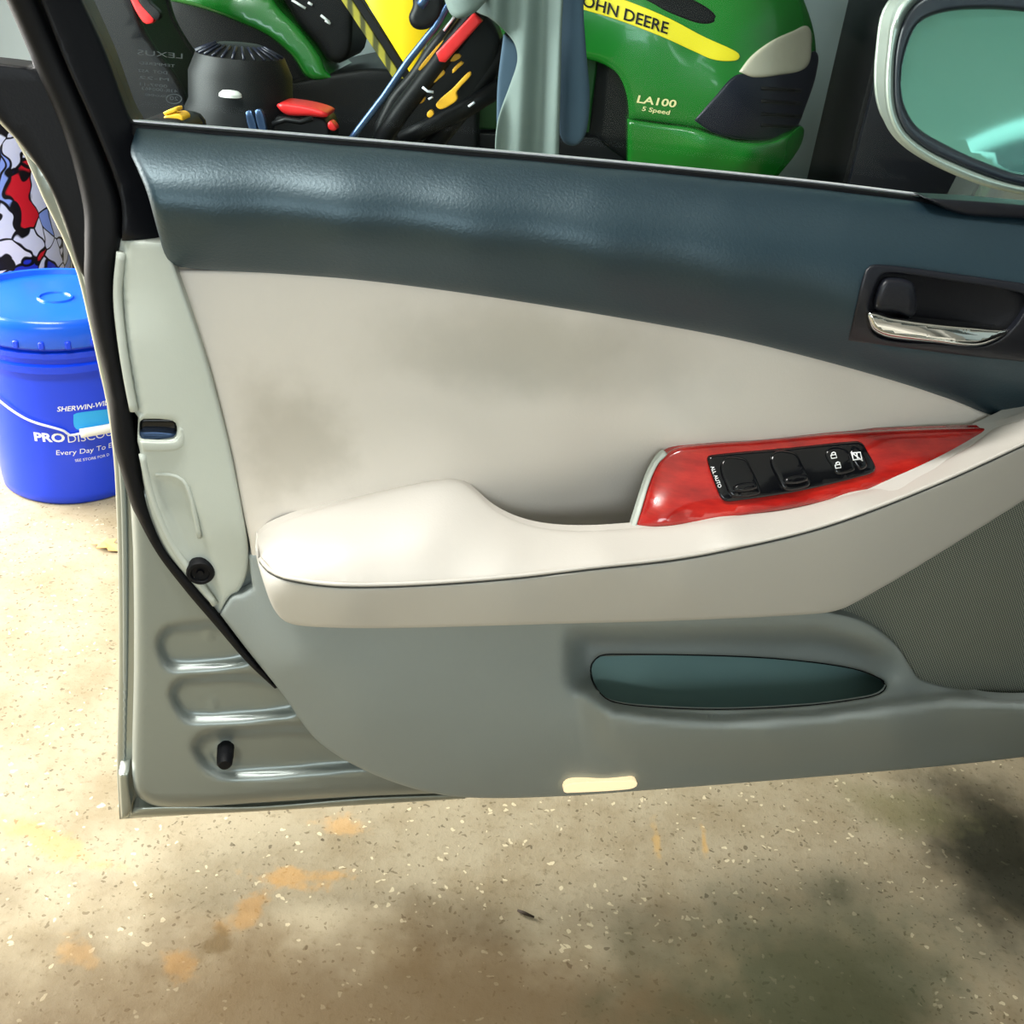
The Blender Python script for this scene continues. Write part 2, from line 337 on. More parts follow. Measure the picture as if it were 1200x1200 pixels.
def relief(name, outline, ctrl, material, parent, frame=DOOR, thick=0.012, edge=(6, 0.004), step=11, holes=(), extra=None, smooth=True, hole_thick=None, label=None, cap=False, lam=1e-3):
    """solid panel: outline in photograph pixels set on its own plane, depth (m, towards the viewer) from ctrl points, sides of its own thickness"""
    poly = spline(outline, step * 0.7) if smooth else np.array([p[:2] for p in outline], float)
    if not smooth:
        q = []
        for i in range(len(poly)):
            a, b = poly[i], poly[(i + 1) % len(poly)]; k = max(1, int(np.linalg.norm(b - a) / (step * 0.7)))
            q += [a + (b - a) * j / k for j in range(k)]
        poly = np.array(q)
    hp = [spline(h, step * 0.6) for h in holes]
    D = ctrl if callable(ctrl) else TPS(ctrl, lam)
    polys = [poly] + hp
    lo, hi = poly.min(0), poly.max(0)
    gx, gy = np.meshgrid(np.arange(lo[0], hi[0], step), np.arange(lo[1], hi[1], step)); g = np.c_[gx.ravel(), gy.ravel()]
    g[:, 0] += (np.round((g[:, 1] - lo[1]) / step) % 2) * step * 0.5
    g = g[inside(g, poly)] if len(g) else g
    for h in hp:
        if len(g): g = g[~inside(g, h)]
    r, drop = edge
    if len(g): g = g[bdist(g, polys) > max(step * 0.45, r * 1.05)]
    rings = []
    for P in polys:
        t = np.roll(P, -1, 0) - np.roll(P, 1, 0); t /= np.linalg.norm(t, axis=1)[:, None] + 1e-9; nn = np.c_[-t[:, 1], t[:, 0]]
        for fct in (0.1, 0.28, 0.55, 0.98):
            for sgn in (-1, 1):
                q = P + nn * sgn * r * fct
                m = inside(q, poly)
                for h in hp: m &= ~inside(q, h)
                q = q[m]
                if len(q): q = q[bdist(q, polys) > r * fct * 0.93]; rings.append(q)
    inner = np.vstack([x for x in ([g] + rings) if len(x)]) if (len(g) or any(len(x) for x in rings)) else np.zeros((0, 2))
    allp = np.vstack([poly] + hp + [inner]); edges = []; k = 0
    for P in polys:
        n = len(P); edges += [(k + i, k + (i + 1) % n) for i in range(n)]; k += n
    nb = k
    ov, oe, of, ovi, _, _ = delaunay_2d_cdt([Vector(p) for p in allp], edges, [], 0, 1e-4)
    V = np.array([tuple(v) for v in ov]); T = np.array([f for f in of if len(f) == 3])
    cen = V[T].mean(1); keep = inside(cen, poly)
    for h in hp: keep &= ~inside(cen, h)
    T = T[keep]
    d = D(V[:, 0], V[:, 1]); bd = bdist(V, polys)
    if extra is not None: d = d + extra(V[:, 0], V[:, 1])
    q = np.clip(1 - bd / r, 0, 1); d = d - drop * (1 - np.sqrt(np.clip(1 - q * q, 0, 1)))
    X = frame.loc(V[:, 0], V[:, 1], d)
    tri = X[T]; nrm = np.cross(tri[:, 1] - tri[:, 0], tri[:, 2] - tri[:, 0]); cv = frame.camloc() - tri[:, 0]
    flip = (nrm * cv).sum(1) < 0; T[flip] = T[flip][:, ::-1]
    # boundary edges of the kept triangles get side walls
    cnt = {}
    for f in T:
        for a, b in ((f[0], f[1]), (f[1], f[2]), (f[2], f[0])): cnt[(a, b)] = 1
    bed = [(a, b) for (a, b) in cnt if (b, a) not in cnt]
    verts = list(X); faces = [tuple(f) for f in T]; m1 = {}; m2 = {}
    hset = hole_thick if hole_thick is not None else thick
    hb = set()
    if hp:
        bp = np.array([V[a] for a, _ in bed]); dist_o = bdist(bp, [poly])
    for i, (a, b) in enumerate(bed):
        tk = hset if (hp and dist_o[i] > 0.5) else thick
        for v in (a, b):
            if v not in m1:
                m1[v] = len(verts); verts.append(X[v]); m2[v] = len(verts); verts.append(X[v] - frame.nloc * tk)
        faces.append((m1[b], m1[a], m2[a], m2[b]))
    if cap:   # closed back
        off = {}
        for f in T:
            for v in f:
                if v not in off: off[v] = len(verts); verts.append(X[v] - frame.nloc * thick)
            faces.append((off[f[2]], off[f[1]], off[f[0]]))
    o = link(name, verts, faces, material, parent, label=label)
    o_depth[name] = D
    return o
o_depth = {}
def tube(name, pts, rad, material, parent=None, seg=8, label=None, caps=True):
    P = np.array(pts, float); n = len(P); R = np.full(n, rad) if np.isscalar(rad) else np.array(rad, float)
    V = []; F = []; prev = None
    for i in range(n):
        t = P[min(i + 1, n - 1)] - P[max(i - 1, 0)]; t /= np.linalg.norm(t) + 1e-12
        a = np.array([0, 0, 1.0]) if prev is None else prev
        if prev is None and abs(t[2]) > 0.9: a = np.array([1.0, 0, 0])
        a = a - t * (a @ t); a /= np.linalg.norm(a) + 1e-12; b = np.cross(t, a); prev = a
        for k in range(seg):
            an = 2 * math.pi * k / seg; V.append(P[i] + R[i] * (math.cos(an) * a + math.sin(an) * b))
    for i in range(n - 1):
        for k in range(seg):
            F.append((i * seg + k, i * seg + (k + 1) % seg, (i + 1) * seg + (k + 1) % seg, (i + 1) * seg + k))
    if caps: F.append(tuple(range(seg))[::-1]); F.append(tuple((n - 1) * seg + k for k in range(seg)))
    return link(name, V, F, material, parent, label=label)
def lathe(name, prof, material, parent=None, seg=48, axis='z', center=(0, 0, 0), label=None, start=0, sweep=2 * math.pi):
    V = []; F = []; n = len(prof); full = abs(sweep - 2 * math.pi) < 1e-6; S = seg if full else seg + 1
    for k in range(S):
        a = start + sweep * k / seg
        for r, z in prof:
            p = (r * math.cos(a), r * math.sin(a), z) if axis == 'z' else ((z, r * math.cos(a), r * math.sin(a)) if axis == 'x' else (r * math.cos(a), -z, r * math.sin(a)))
            V.append((p[0] + center[0], p[1] + center[1], p[2] + center[2]))
    for k in range(seg):
        k2 = (k + 1) % S
        for i in range(n - 1):
            F.append((k * n + i, k2 * n + i, k2 * n + i + 1, k * n + i + 1))
    o = link(name, V, F, material, parent, label=label)
    bm = bmesh.new(); bm.from_mesh(o.data); bmesh.ops.remove_doubles(bm, verts=bm.verts, dist=1e-6); bmesh.ops.recalc_face_normals(bm, faces=bm.faces)
    bm.to_mesh(o.data); bm.free()
    sharp(o); return o
def sharp(o, ang=0.7):
    o.data.polygons.foreach_set('use_smooth', [True] * len(o.data.polygons)); o.data.set_sharp_from_angle(angle=ang)
def box(name, c, size, material, parent=None, bevel=0.006, rot=None, label=None, seg=2):
    bm = bmesh.new(); bmesh.ops.create_cube(bm, size=1)
    bmesh.ops.scale(bm, vec=size, verts=bm.verts)
    if bevel: bmesh.ops.bevel(bm, geom=bm.edges[:], offset=min(bevel, min(size) * 0.45), segments=seg, affect='EDGES', profile=0.5)
    if rot is not None: bmesh.ops.transform(bm, matrix=rot, verts=bm.verts)
    bmesh.ops.translate(bm, vec=Vector(tuple(map(float, c))), verts=bm.verts)
    me = bpy.data.meshes.new(name); bm.to_mesh(me); bm.free(); me.materials.append(material)
    o = bpy.data.objects.new(name, me); col.objects.link(o)
    if parent: o.parent = parent
    if label: o['label'] = label
    sharp(o); return o
def textmesh(s, shear=0.0, bold=0.0):
    cu = bpy.data.curves.new('t', 'FONT'); cu.body = s; cu.shear = shear; cu.offset = bold; cu.resolution_u = 3
    ob = bpy.data.objects.new('t', cu); col.objects.link(ob); me = bpy.data.meshes.new_from_object(ob)
    V = np.array([v.co[:] for v in me.vertices]); F = [tuple(p.vertices) for p in me.polygons]
    bpy.data.objects.remove(ob); bpy.data.meshes.remove(me); bpy.data.curves.remove(cu)
    V[:, 0] -= V[:, 0].min(); return V, F
def text_px(name, s, p0, p1, h, depth, frame, material, parent, shear=0.0, bold=0.0, up=None, lift=0.0012, label=None):
    """lettering laid on a panel: baseline runs p0 -> p1 (photo pixels of the panel), cap height h"""
    V, F = textmesh(s, shear, bold); W = V[:, 0].max(); p0 = np.array(p0, float); p1 = np.array(p1, float)
    ex = (p1 - p0) / W; u = np.array([(p1 - p0)[1], -(p1 - p0)[0]]); u = u / np.linalg.norm(u)
    if up is not None: u = np.array(up, float) / np.linalg.norm(up)
    q = p0 + V[:, :1] * ex + V[:, 1:2] / 0.7 * u * h
    d = depth(q[:, 0], q[:, 1]) if callable(depth) else np.full(len(q), float(depth))
    return link(name, frame.loc(q[:, 0], q[:, 1], d + lift), F, material, parent, smooth=False, label=label)

# ------------------------------------------------------------------ the garage
def slab(name, x0, x1, y0, y1, z0, z1, m):
    o = box(name, ((x0 + x1) / 2, (y0 + y1) / 2, (z0 + z1) / 2), (x1 - x0, y1 - y0, z1 - z0), m, bevel=0); o['kind'] = 'structure'; return o
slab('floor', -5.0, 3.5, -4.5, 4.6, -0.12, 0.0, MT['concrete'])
slab('wall_back', -2.8, 3.5, 4.4, 4.55, 0, 2.7, MT['wall'])
slab('wall_right', 3.35, 3.5, -3.2, 4.4, 0, 2.7, MT['wall'])
wl = slab('wall_left', -2.8, -2.62, -3.2, 0.8, 0, 2.7, MT['wall'])
slab('wall_left_rear', -2.8, -2.62, 2.7, 4.4, 0, 2.7, MT['wall'])
slab('trim_1', -2.8, -2.62, 0.8, 2.7, 2.25, 2.7, MT['wall'])
slab('wall_front', -2.62, -0.9, -3.35, -3.2, 0, 2.7, MT['wall'])
slab('trim_2', -0.9, 2.6, -3.35, -3.2, 2.4, 2.7, MT['wall'])
slab('wall_front_right', 2.6, 3.35, -3.35, -3.2, 0, 2.7, MT['wall'])
slab('ceiling', -2.8, 3.5, -3.35, 4.55, 2.7, 2.8, MT['ceiling'])
lamp = empty('strip_lamp', (-0.8, 0.38, 2.7)); tag(lamp, 'white fluorescent strip lamp fixed to the garage ceiling', 'lamp')
box('lamp_body', (0, 0, -0.045), (1.35, 0.14, 0.09), MT['lampwhite'], lamp)
for dy in (-0.045, 0.045):
    tube('lamp_tube', [(-0.62, dy, -0.115), (0.62, dy, -0.115)], 0.014, MT['tube'], lamp, 10)
for sx in (-1, 1): box('end_holder', (sx * 0.64, 0, -0.11), (0.03, 0.13, 0.05), MT['lampwhite'], lamp, 0.004)

# ------------------------------------------------------------------ the car door
door = empty('car_door', DOOR.o, PSI)
tag(door, 'open silver car door with beige, grey and dark trim and red wood switch panel', 'car door')
BELT = [(152, 142), (400, 162), (700, 188), (950, 213), (1090, 230), (1270, 250)]
TRIMB = [(203, 314), (330, 322), (420, 328), (540, 343), (700, 368), (850, 395), (950, 419), (1050, 447), (1110, 467), (1165, 490), (1215, 500), (1270, 500)]
bx = lambda x, c: float(np.interp(x, [p[0] for p in c], [p[1] for p in c]))

# outer skin and its turned edge
EDGE_L = [(-45, 98), (-20, 126), (0, 145), (17, 162), (31, 187), (50, 232), (71, 274), (90, 320), (104, 378), (117, 437), (125, 474), (133, 537), (136, 590), (138, 650), (139, 780), (137, 905), (140, 960, 1)]
relief('outer_skin', EDGE_L + [(300, 950), (530, 936), (900, 912), (1270, 876, 1), (1270, 330, 1), (700, 262), (300, 232), (60, 200, 1), (10, 140)], [(140, 960, -.035), (140, 500, -.04), (1270, 880, -.035), (1200, 300, -.05), (0, 145, -.045), (600, 300, -.05)],
       MT['hem'], door, thick=0.05, edge=(5, 0.004), step=30, cap=True)
relief('edge_groove', [(30, 178), (52, 205), (72, 255), (97, 325), (112, 390), (131, 480), (140, 560), (143, 640), (144, 780), (143, 900, 1), (148, 905, 1), (150, 780), (150, 640), (147, 560), (139, 490), (121, 400), (105, 330), (82, 265), (62, 212), (45, 188)],
       lambda x, y: np.full(np.size(x), -0.034), MT['silver'], door, thick=0.006, edge=(2.5, 0.003), step=14)

# inner steel shell with stamped recesses
EMB = [[(188, 752), (194, 741), (206, 736), (262, 734), (300, 750), (296, 768), (270, 777), (204, 781), (193, 772)],
       [(203, 812), (210, 801), (222, 796), (300, 795), (345, 812), (350, 828), (325, 836), (226, 842), (212, 833)],
       [(230, 874), (238, 864), (252, 860), (370, 855), (470, 880), (470, 894), (420, 897), (274, 908), (250, 902), (236, 890)]]
EMBP = [spline(e, 6) for e in EMB]
def emboss(x, y):
    q = np.c_[np.ravel(x), np.ravel(y)]; out = np.zeros(len(q))
    for P in EMBP:
        sd = np.where(inside(q, P), bdist(q, [P]), -bdist(q, [P])); t = np.clip((sd + 7) / 13, 0, 1); out -= 0.011 * t * t * (3 - 2 * t)
    r = np.hypot(q[:, 0] - 264, q[:, 1] - 886); out += 0.006 * np.clip(1 - np.abs(r - 9) / 8, 0, 1)
    for cx, cy in ((245, 745), (250, 826)):
        r = np.hypot(q[:, 0] - cx, q[:, 1] - cy); out += 0.0025 * np.clip(1 - np.abs(r - 3) / 3, 0, 1)
    return out
relief('inner_shell', [(152, 575, 1), (156, 650), (157, 780), (155, 905), (160, 930), (178, 943), (210, 946), (300, 941), (430, 933), (560, 928), (610, 924, 1), (610, 745, 1), (330, 735, 1), (300, 640, 1), (260, 560, 1), (200, 560, 1)],
       [(150, 600, 0), (157, 900, 0), (600, 750, 0), (300, 600, 0), (600, 900, 0)], MT['silver'], door, thick=0.05, edge=(12, 0.016), step=5.5, extra=emboss)
relief('bottom_hem', [(152, 958, 1), (158, 946), (300, 944), (430, 934), (545, 930, 1), (545, 936, 1), (430, 943), (300, 951)], lambda x, y: np.full(np.size(x), -0.018), MT['hem'], door, thick=0.03, edge=(4, 0.004), step=8)
relief('corner_tab', [(139, 906, 1), (150, 905, 1), (152, 925), (154, 945), (150, 957), (142, 960, 1)], lambda x, y: np.full(np.size(x), -0.012), MT['hem'], door, thick=0.02, edge=(4, 0.005), step=5)
c0 = DOOR.loc(264, 884, 0.0)
lathe('bump_stop', [(0, .016), (.0055, .016), (.0075, .013), (.0082, .004), (.0085, -.012)], MT['rubber'], door, 20, 'y', c0)

# weather seal sweeping down the rear edge
SEAL = [(75, 158), (97, 240), (99, 290), (99, 328), (109, 387), (125, 453), (133, 520), (142, 553), (157, 600), (182, 647), (211, 685), (252, 733), (290, 777), (322, 807, 1), (326, 806, 1), (290, 764), (256, 719), (228, 685), (196, 647), (179, 610), (169, 574), (162, 528), (156, 487), (146, 437), (136, 370), (135, 320), (143, 277), (140, 233), (113, 158)]
SEALTOP = [(44, 0), (-30, -170), (-95, -330), (-120, -400, 1), (-165, -400, 1), (-140, -330), (-72, -170), (7, 0), (42, 80)]
relief('weather_seal', SEAL + SEALTOP, [(100, 300, .004), (150, 560, .006), (290, 770, .020), (325, 806, .024), (230, 690, .012), (60, 60, .004), (-100, -330, .06), (-20, -150, .03)], MT['rubber'], door, thick=0.02, edge=(13, 0.012), step=9)
# window frame of the pillar and the wide outer appliqué
relief('pillar_frame', [(47, 0), (76, 72), (114, 158), (141, 233), (143, 282, 1), (193, 285, 1), (190, 250), (172, 200), (163, 155), (150, 130), (125, 62), (97, 0), (20, -170), (-45, -330), (-72, -400, 1), (-122, -400, 1), (-95, -330), (-28, -170)],
       [(100, 100, .006), (150, 260, .008), (60, 0, .006), (-60, -330, .062), (0, -150, .032)], MT['blacktrim'], door, thick=0.04, edge=(6, 0.006), step=14)
relief('pillar_applique', [(-175, -400, 1), (-110, -400, 1), (-20, -170), (52, 0), (90, 90), (112, 240), (108, 330), (94, 318), (76, 262), (56, 215), (30, 176), (8, 150), (-18, 122), (-45, 92, 1), (-45, 70, 1), (0, 74), (40, 79, 1), (30, 50), (9, 0), (-75, -180)],
       [(50, 100, -.022), (100, 320, -.022), (0, 0, -.02), (-120, -380, .03), (0, 150, -.022)], MT['blacktrim'], door, thick=0.03, edge=(5, 0.004), step=16)
# window frame over the glass
tp = [(-95, -385, .045), (200, -425, .045), (600, -440, .04), (900, -410, .03), (1150, -300, .015), (1350, -100, -.005), (1520, 240, -.02)]
tube('window_frame', [DOOR.loc(x, y, d) for x, y, d in tp], 0.022, MT['blacktrim'], door, 10)
relief('window_glass', [(60, -90, 1), (97, 0), (128, 66), (152, 140, 1), (1090, 232, 1), (1515, 262, 1), (1350, -100), (1150, -300), (900, -410), (600, -438), (200, -424), (-80, -390, 1)],
       [(150, 140, -.032), (1300, 240, -.032), (0, -390, .03), (800, -340, .02)], MT['glass'], door, thick=0.004, edge=(1, 0.0), step=60, cap=True)
# bright belt moulding outside, black belt seal inside
def strip(c, y0, y1, x0=None):
    a = [(x, y + y0) for x, y in c]; b = [(x, y + y1) for x, y in c][::-1]
    return [a[0] + (1,)] + a[1:-1] + [a[-1] + (1,)] + [b[0] + (1,)] + b[1:-1] + [b[-1] + (1,)]
B2 = [(152, 141), (400, 161), (700, 187), (950, 212), (1090, 229)]
relief('belt_moulding', strip(B2, -1.0, 2.4), lambda x, y: np.full(np.size(x), -0.012), MT['brightline'], door, thick=0.0015, edge=(1.6, 0.002), step=14)
relief('belt_seal', strip([(154, 144), (400, 164), (700, 190), (950, 215), (1090, 232), (1270, 252)], 0.2, 16), lambda x, y: np.full(np.size(x), -0.004), MT['rubber'], door, thick=0.005, edge=(3, 0.003), step=14)

# light grey end trim with latch opening
relief('rear_end_trim', [(141, 280, 1), (192, 284, 1), (206, 316), (240, 415), (268, 520), (284, 600), (291, 645), (289, 672), (280, 692), (270, 698), (257, 719, 1), (226, 684), (196, 646), (178, 605), (168, 565), (164, 530), (161, 517, 1), (162, 489, 1), (155, 478), (145, 425), (137, 375), (134, 330), (138, 300)],
       [(145, 300, .006), (170, 300, .010), (200, 330, .014), (138, 350, .004), (155, 400, .009), (165, 420, .010), (220, 430, .016), (175, 470, .010), (250, 520, .018), (215, 540, .012), (190, 580, .008), (270, 620, .018), (230, 650, .010), (280, 680, .014), (250, 705, .010)],
       MT['endcap'], door, thick=0.012, edge=(5, 0.004), step=6,
       holes=[[(164, 494), (168, 491), (198, 492), (206, 496), (207, 508), (203, 514), (170, 515), (164, 510)]], hole_thick=0.012,
       extra=lambda x, y: -0.006 * np.clip((y - 557) / 6, 0, 1) * np.clip((np.interp(y, [555, 570, 600, 640, 700], [195, 222, 234, 246, 262]) - x) / 10, 0, 1) * np.clip((x - np.interp(y, [555, 600, 640, 700], [179, 190, 208, 240])) / 6, 0, 1)
       - 0.006 * np.clip((np.interp(y, [280, 330, 420, 480, 500], [150, 147, 158, 168, 170]) - x) / 5, 0, 1) * (y < 488))
lt = relief('latch', [(162, 490, 1), (209, 490, 1), (209, 518, 1), (162, 518, 1)], lambda x, y: np.full(np.size(x), -0.002), MT['glossblack'], door, thick=0.03, edge=(3, 0.004), step=6)
relief('latch_plate', [(163, 506), (206, 508), (206, 514), (168, 515), (163, 511)], lambda x, y: np.full(np.size(x), 0.004), MT['steelblue'], lt, thick=0.006, edge=(2, .002), step=5)
relief('latch_surround', [(164, 517, 1), (203, 517), (210, 510), (210, 498), (216, 499), (216, 520), (208, 527), (190, 529), (168, 529, 1)], lambda x, y: np.full(np.size(x), 0.0135), MT['endcap'], door, thick=0.004, edge=(2.5, .002), step=5)
RT_ = o_depth['rear_end_trim']
for bp_, rr in (([(142, 296), (138, 345), (143, 400), (151, 450), (157, 481)], .0035), ([(167, 532), (175, 570), (187, 606), (206, 645), (232, 680), (252, 708)], .0032), ([(183, 556), (200, 556), (214, 562), (223, 580), (229, 605), (234, 630)], .0022)):
    q = spline(bp_, 8, closed=False); tube('trim_bead', DOOR.loc(q[:, 0], q[:, 1], RT_(q[:, 0], q[:, 1]) - .0012), rr, MT['endcap'], door, 8)
pc = DOOR.loc(235, 670, 0.009)
lathe('trim_plug', [(0, .003), (.0028, .0035), (.0035, .001), (.0075, .0015), (.0085, .004), (.0110, .004), (.0122, .002), (.0125, -.006)], MT['rubber'], door, 28, 'y', pc)

# dark upper trim
CUP = [(1033, 323), (1045, 320), (1100, 327), (1190, 342), (1205, 350), (1200, 365), (1185, 386), (1169, 399), (1148, 406), (1096, 403), (1044, 399), (1022, 389), (1018, 365), (1026, 335)]
ctl = []
for x in (150, 250, 400, 550, 700, 850, 1000, 1130, 1270):
    yt = bx(x, BELT) + 9; yb = bx(max(x, 203), TRIMB)
    for t, d in ((0, .004), (.10, .022), (.25, .038), (.42, .050), (.55, .053), (.68, .050), (.80, .040), (.91, .024), (1, .008)): ctl.append((x, yt + (yb - yt) * t, d))
relief('upper_trim', [(160, 150, 1), (400, 170), (700, 196), (950, 221), (1090, 238), (1270, 260, 1), (1270, 500, 1), (1215, 498), (1165, 490), (1110, 467), (1050, 447), (950, 419), (850, 395), (700, 368), (540, 343), (420, 328), (330, 321), (212, 313), (196, 303), (186, 275), (172, 225), (160, 196), (153, 178)],
       ctl, MT['softtouch'], door, thick=0.012, edge=(11, 0.008), step=10, lam=0.02, holes=[[(1105 + (x - 1105) * 1.04, 362 + (y - 362) * 1.06) for x, y in CUP]], hole_thick=0.012)
relief('sail_trim', [(1084, 232, 1), (1140, 235), (1270, 246, 1), (1270, 262, 1), (1200, 256), (1138, 253), (1110, 246)], lambda x, y: np.full(np.size(x), 0.016), MT['bezeldark'], door, thick=0.02, edge=(4, 0.004), step=7)

# beige insert
relief('insert_panel', [(203, 316, 1), (330, 318), (420, 324), (540, 339), (700, 364), (850, 391), (950, 415), (1050, 443), (1110, 463), (1165, 487), (1270, 495, 1), (1270, 530, 1), (1165, 510), (1000, 540), (800, 560), (775, 620), (740, 660), (600, 665), (520, 640), (310, 690), (298, 690, 1), (294, 645), (285, 600), (269, 520), (241, 415)],
       [(205, 316, .000), (420, 330, .000), (700, 370, .000), (950, 420, .000), (1165, 490, .008), (1270, 510, .012), (240, 420, .010), (270, 520, .014), (296, 660, .018), (350, 420, .006), (600, 430, -.002), (800, 450, -.004), (1000, 465, .004), (345, 520, .010),
        (420, 585, .018), (520, 562, .018), (580, 560, .010), (650, 540, .004), (800, 520, .014), (1000, 505, .018), (650, 610, -.012), (700, 600, -.018), (745, 580, -.016), (700, 650, -.02), (450, 640, .02)],
       MT['insert'], door, thick=0.012, edge=(5, 0.003), step=11)

# armrest: upper pad, lower face, piping and stitch line
SEAM = [(300, 640), (305, 657), (315, 669), (334, 678), (384, 686), (447, 687), (530, 683), (613, 676), (697, 666), (780, 657), (840, 647), (960, 619), (1080, 575), (1200, 521), (1270, 486)]
seam_d = lambda x: np.interp(x, [298, 310, 340, 400, 700, 1000, 1200, 1280], [.036, .062, .090, .105, .108, .098, .082, .070])
PADTOP = [(1270, 455), (1200, 491), (1165, 502), (1140, 521), (1100, 541), (1040, 567), (960, 588), (880, 602), (800, 614), (742, 619), (690, 622), (645, 620), (610, 612), (580, 597), (555, 575), (540, 564), (524, 561), (480, 568), (420, 583), (360, 601), (318, 617), (303, 628)]
ctl = [(x, y, float(seam_d(x))) for x, y in SEAM[2:]] + [(300, 640, .036), (305, 655, .050), (302, 630, .030),
       (318, 617, .034), (360, 601, .026), (420, 583, .024), (480, 568, .022), (524, 561, .022), (555, 575, .03), (580, 597, .042), (620, 614, .050), (690, 622, .056), (742, 619, .060), (880, 602, .064), (960, 588, .062), (1040, 567, .056), (1100, 541, .050), (1165, 502, .040), (1270, 455, .03),
       (400, 640, .078), (500, 630, .078), (340, 645, .070), (600, 650, .090), (700, 645, .092), (850, 625, .092), (1000, 590, .086), (1120, 545, .074), (1200, 506, .066)]
pad = relief('armrest_pad', [p + ((1,) if i in (0, len(SEAM) - 1) else ()) for i, p in enumerate(SEAM)] + PADTOP, ctl, MT['pad'], door, thick=0.010, edge=(6, 0.004), step=9, lam=0.05)
LOWC = [(x, y, float(seam_d(x)) - .001) for x, y in SEAM[1:]] + [(310, 690, .066), (325, 722, .062), (350, 733, .068), (450, 735, .078), (655, 731, .080), (800, 727, .078), (970, 718, .070), (1080, 660, .064), (1200, 585, .054), (1270, 540, .05), (400, 712, .098), (600, 705, .100), (800, 690, .099), (1000, 650, .088)]
relief('armrest_front', [(x, y + 1) for x, y in SEAM[:-1]] + [(1270, 487, 1), (1270, 540, 1), (1200, 586), (1080, 661), (1010, 702), (985, 714), (960, 719), (800, 727), (655, 731), (450, 736), (360, 734), (334, 728), (320, 712), (308, 680), (301, 655)],
       LOWC, MT['padlow'], door, thick=0.06, edge=(5, 0.004), step=10, lam=0.03)
sp_ = spline(SEAM[1:], 9, closed=False)
tube('piping', DOOR.loc(sp_[:, 0], sp_[:, 1] - 2.2, seam_d(sp_[:, 0]) - .001), 0.0019, MT['pad'], pad, 6)
tube('seam_line', DOOR.loc(sp_[:, 0], sp_[:, 1] + 0.8, seam_d(sp_[:, 0]) - .0012), 0.0011, MT['thread'], pad, 5)

# red wood switch panel
WOODC = [(742, 618, .052), (756, 580, .036), (770, 541, .022), (794, 524, .020), (892, 515, .022), (1000, 507, .026), (1100, 503, .030), (1166, 501, .034), (1140, 521, .042), (1100, 540, .048), (1040, 566, .056), (960, 587, .062), (880, 601, .064), (800, 613, .062),
         (800, 570, .044), (900, 555, .046), (1000, 535, .044), (775, 600, .056)]
wood = relief('wood_panel', [(741, 619, 1), (750, 598), (762, 560), (772, 540), (782, 530), (800, 523), (892, 515), (1000, 506), (1100, 502), (1167, 501, 1), (1140, 524), (1100, 543), (1040, 569), (960, 590), (880, 604), (800, 616)],
       WOODC, MT['wood'], door, thick=0.006, edge=(6, 0.005), step=7)
WD = o_depth['wood_panel']
lift = lambda k: (lambda x, y: WD(x, y) + k)
relief('cup_edge', [(738, 619, 1), (744, 600), (757, 560), (767, 540), (778, 529), (782, 532), (772, 543), (762, 564), (751, 600), (745, 619, 1)], lift(.001), MT['endcap'], door, thick=0.004, edge=(2, .002), step=5)
bez = relief('switch_bezel', [(829, 538), (834, 534), (920, 526), (1000, 518), (1010, 519), (1016, 528), (1026, 547), (1024, 553), (1015, 557), (940, 575), (855, 588), (847, 586), (842, 578)], lift(.003), MT['glossblack'], door, thick=0.008, edge=(3, .002), step=6)
def switch(name, q, k, m, r=4):
    return relief(name, q, lift(k), m, door, thick=0.008, edge=(r, .003), step=5)
for nm, a in (('window_switch', [(846, 540), (872, 537), (880, 548), (892, 575), (889, 580), (860, 583), (853, 575)]), ('window_switch', [(904, 533), (930, 530), (940, 544), (950, 565), (947, 571), (921, 575), (914, 566)])):
    so = switch(nm, a, .0055, MT['glossblack'], 3)
    cxm = sum(p[0] for p in a[3:]) / 4; cym = sum(p[1] for p in a[3:]) / 4
    relief('switch_ridge', [(cxm - 14, cym - 9), (cxm + 11, cym - 13), (cxm + 14, cym - 6), (cxm - 11, cym - 2)], lift(.0085), MT['glossblack'], so, thick=0.006, edge=(3, .003), step=4)
lock = switch('lock_switch', [(967, 528), (990, 525), (1003, 548), (1000, 553), (980, 557), (977, 552)], .0045, MT['glossblack'])
lk2 = switch('lockout_switch', [(995, 524), (1006, 523), (1017, 544), (1015, 549), (1006, 551)], .0045, MT['glossblack'])
text_px('lettering', 'ALL AUTO', (832.5, 547), (842, 572), 4.2, lift(.004), DOOR, MT['white'], bez, bold=0.01)
def padlock(cx, cy):
    pa = [(cx - 3.4, cy), (cx + 2.6, cy - .8), (cx + 3.6, cy + 3), (cx - 2.6, cy + 3.8), (cx - 3.4, cy)]
    pb = [(cx - 2, cy), (cx - 2.3, cy - 2.4), (cx, cy - 3.6), (cx + 2, cy - 2.8), (cx + 1.8, cy - 1)]
    for pp in (pa, pb):
        q = np.array(pp); tube('lock_symbol', DOOR.loc(q[:, 0], q[:, 1], WD(q[:, 0], q[:, 1]) + .0052), .00055, MT['white'], lock, 5)
padlock(977, 533.5); padlock(982, 545)
for k, pts in enumerate(([(998, 531), (1008, 530), (1010, 538), (1000, 539)],)):
    q = np.array(pts + pts[:1], float); tube('window_symbol', DOOR.loc(q[:, 0], q[:, 1], WD(q[:, 0], q[:, 1]) + .0052), .0007, MT['white'], lk2, 5)
    q = np.array([(997, 530), (1011, 540)], float); tube('window_symbol', DOOR.loc(q[:, 0], q[:, 1], WD(q[:, 0], q[:, 1]) + .0052), .0006, MT['white'], lk2, 5)
    q = np.array([(1004, 531), (1005, 538)], float); tube('window_symbol', DOOR.loc(q[:, 0], q[:, 1], WD(q[:, 0], q[:, 1]) + .0052), .0006, MT['white'], lk2, 5)

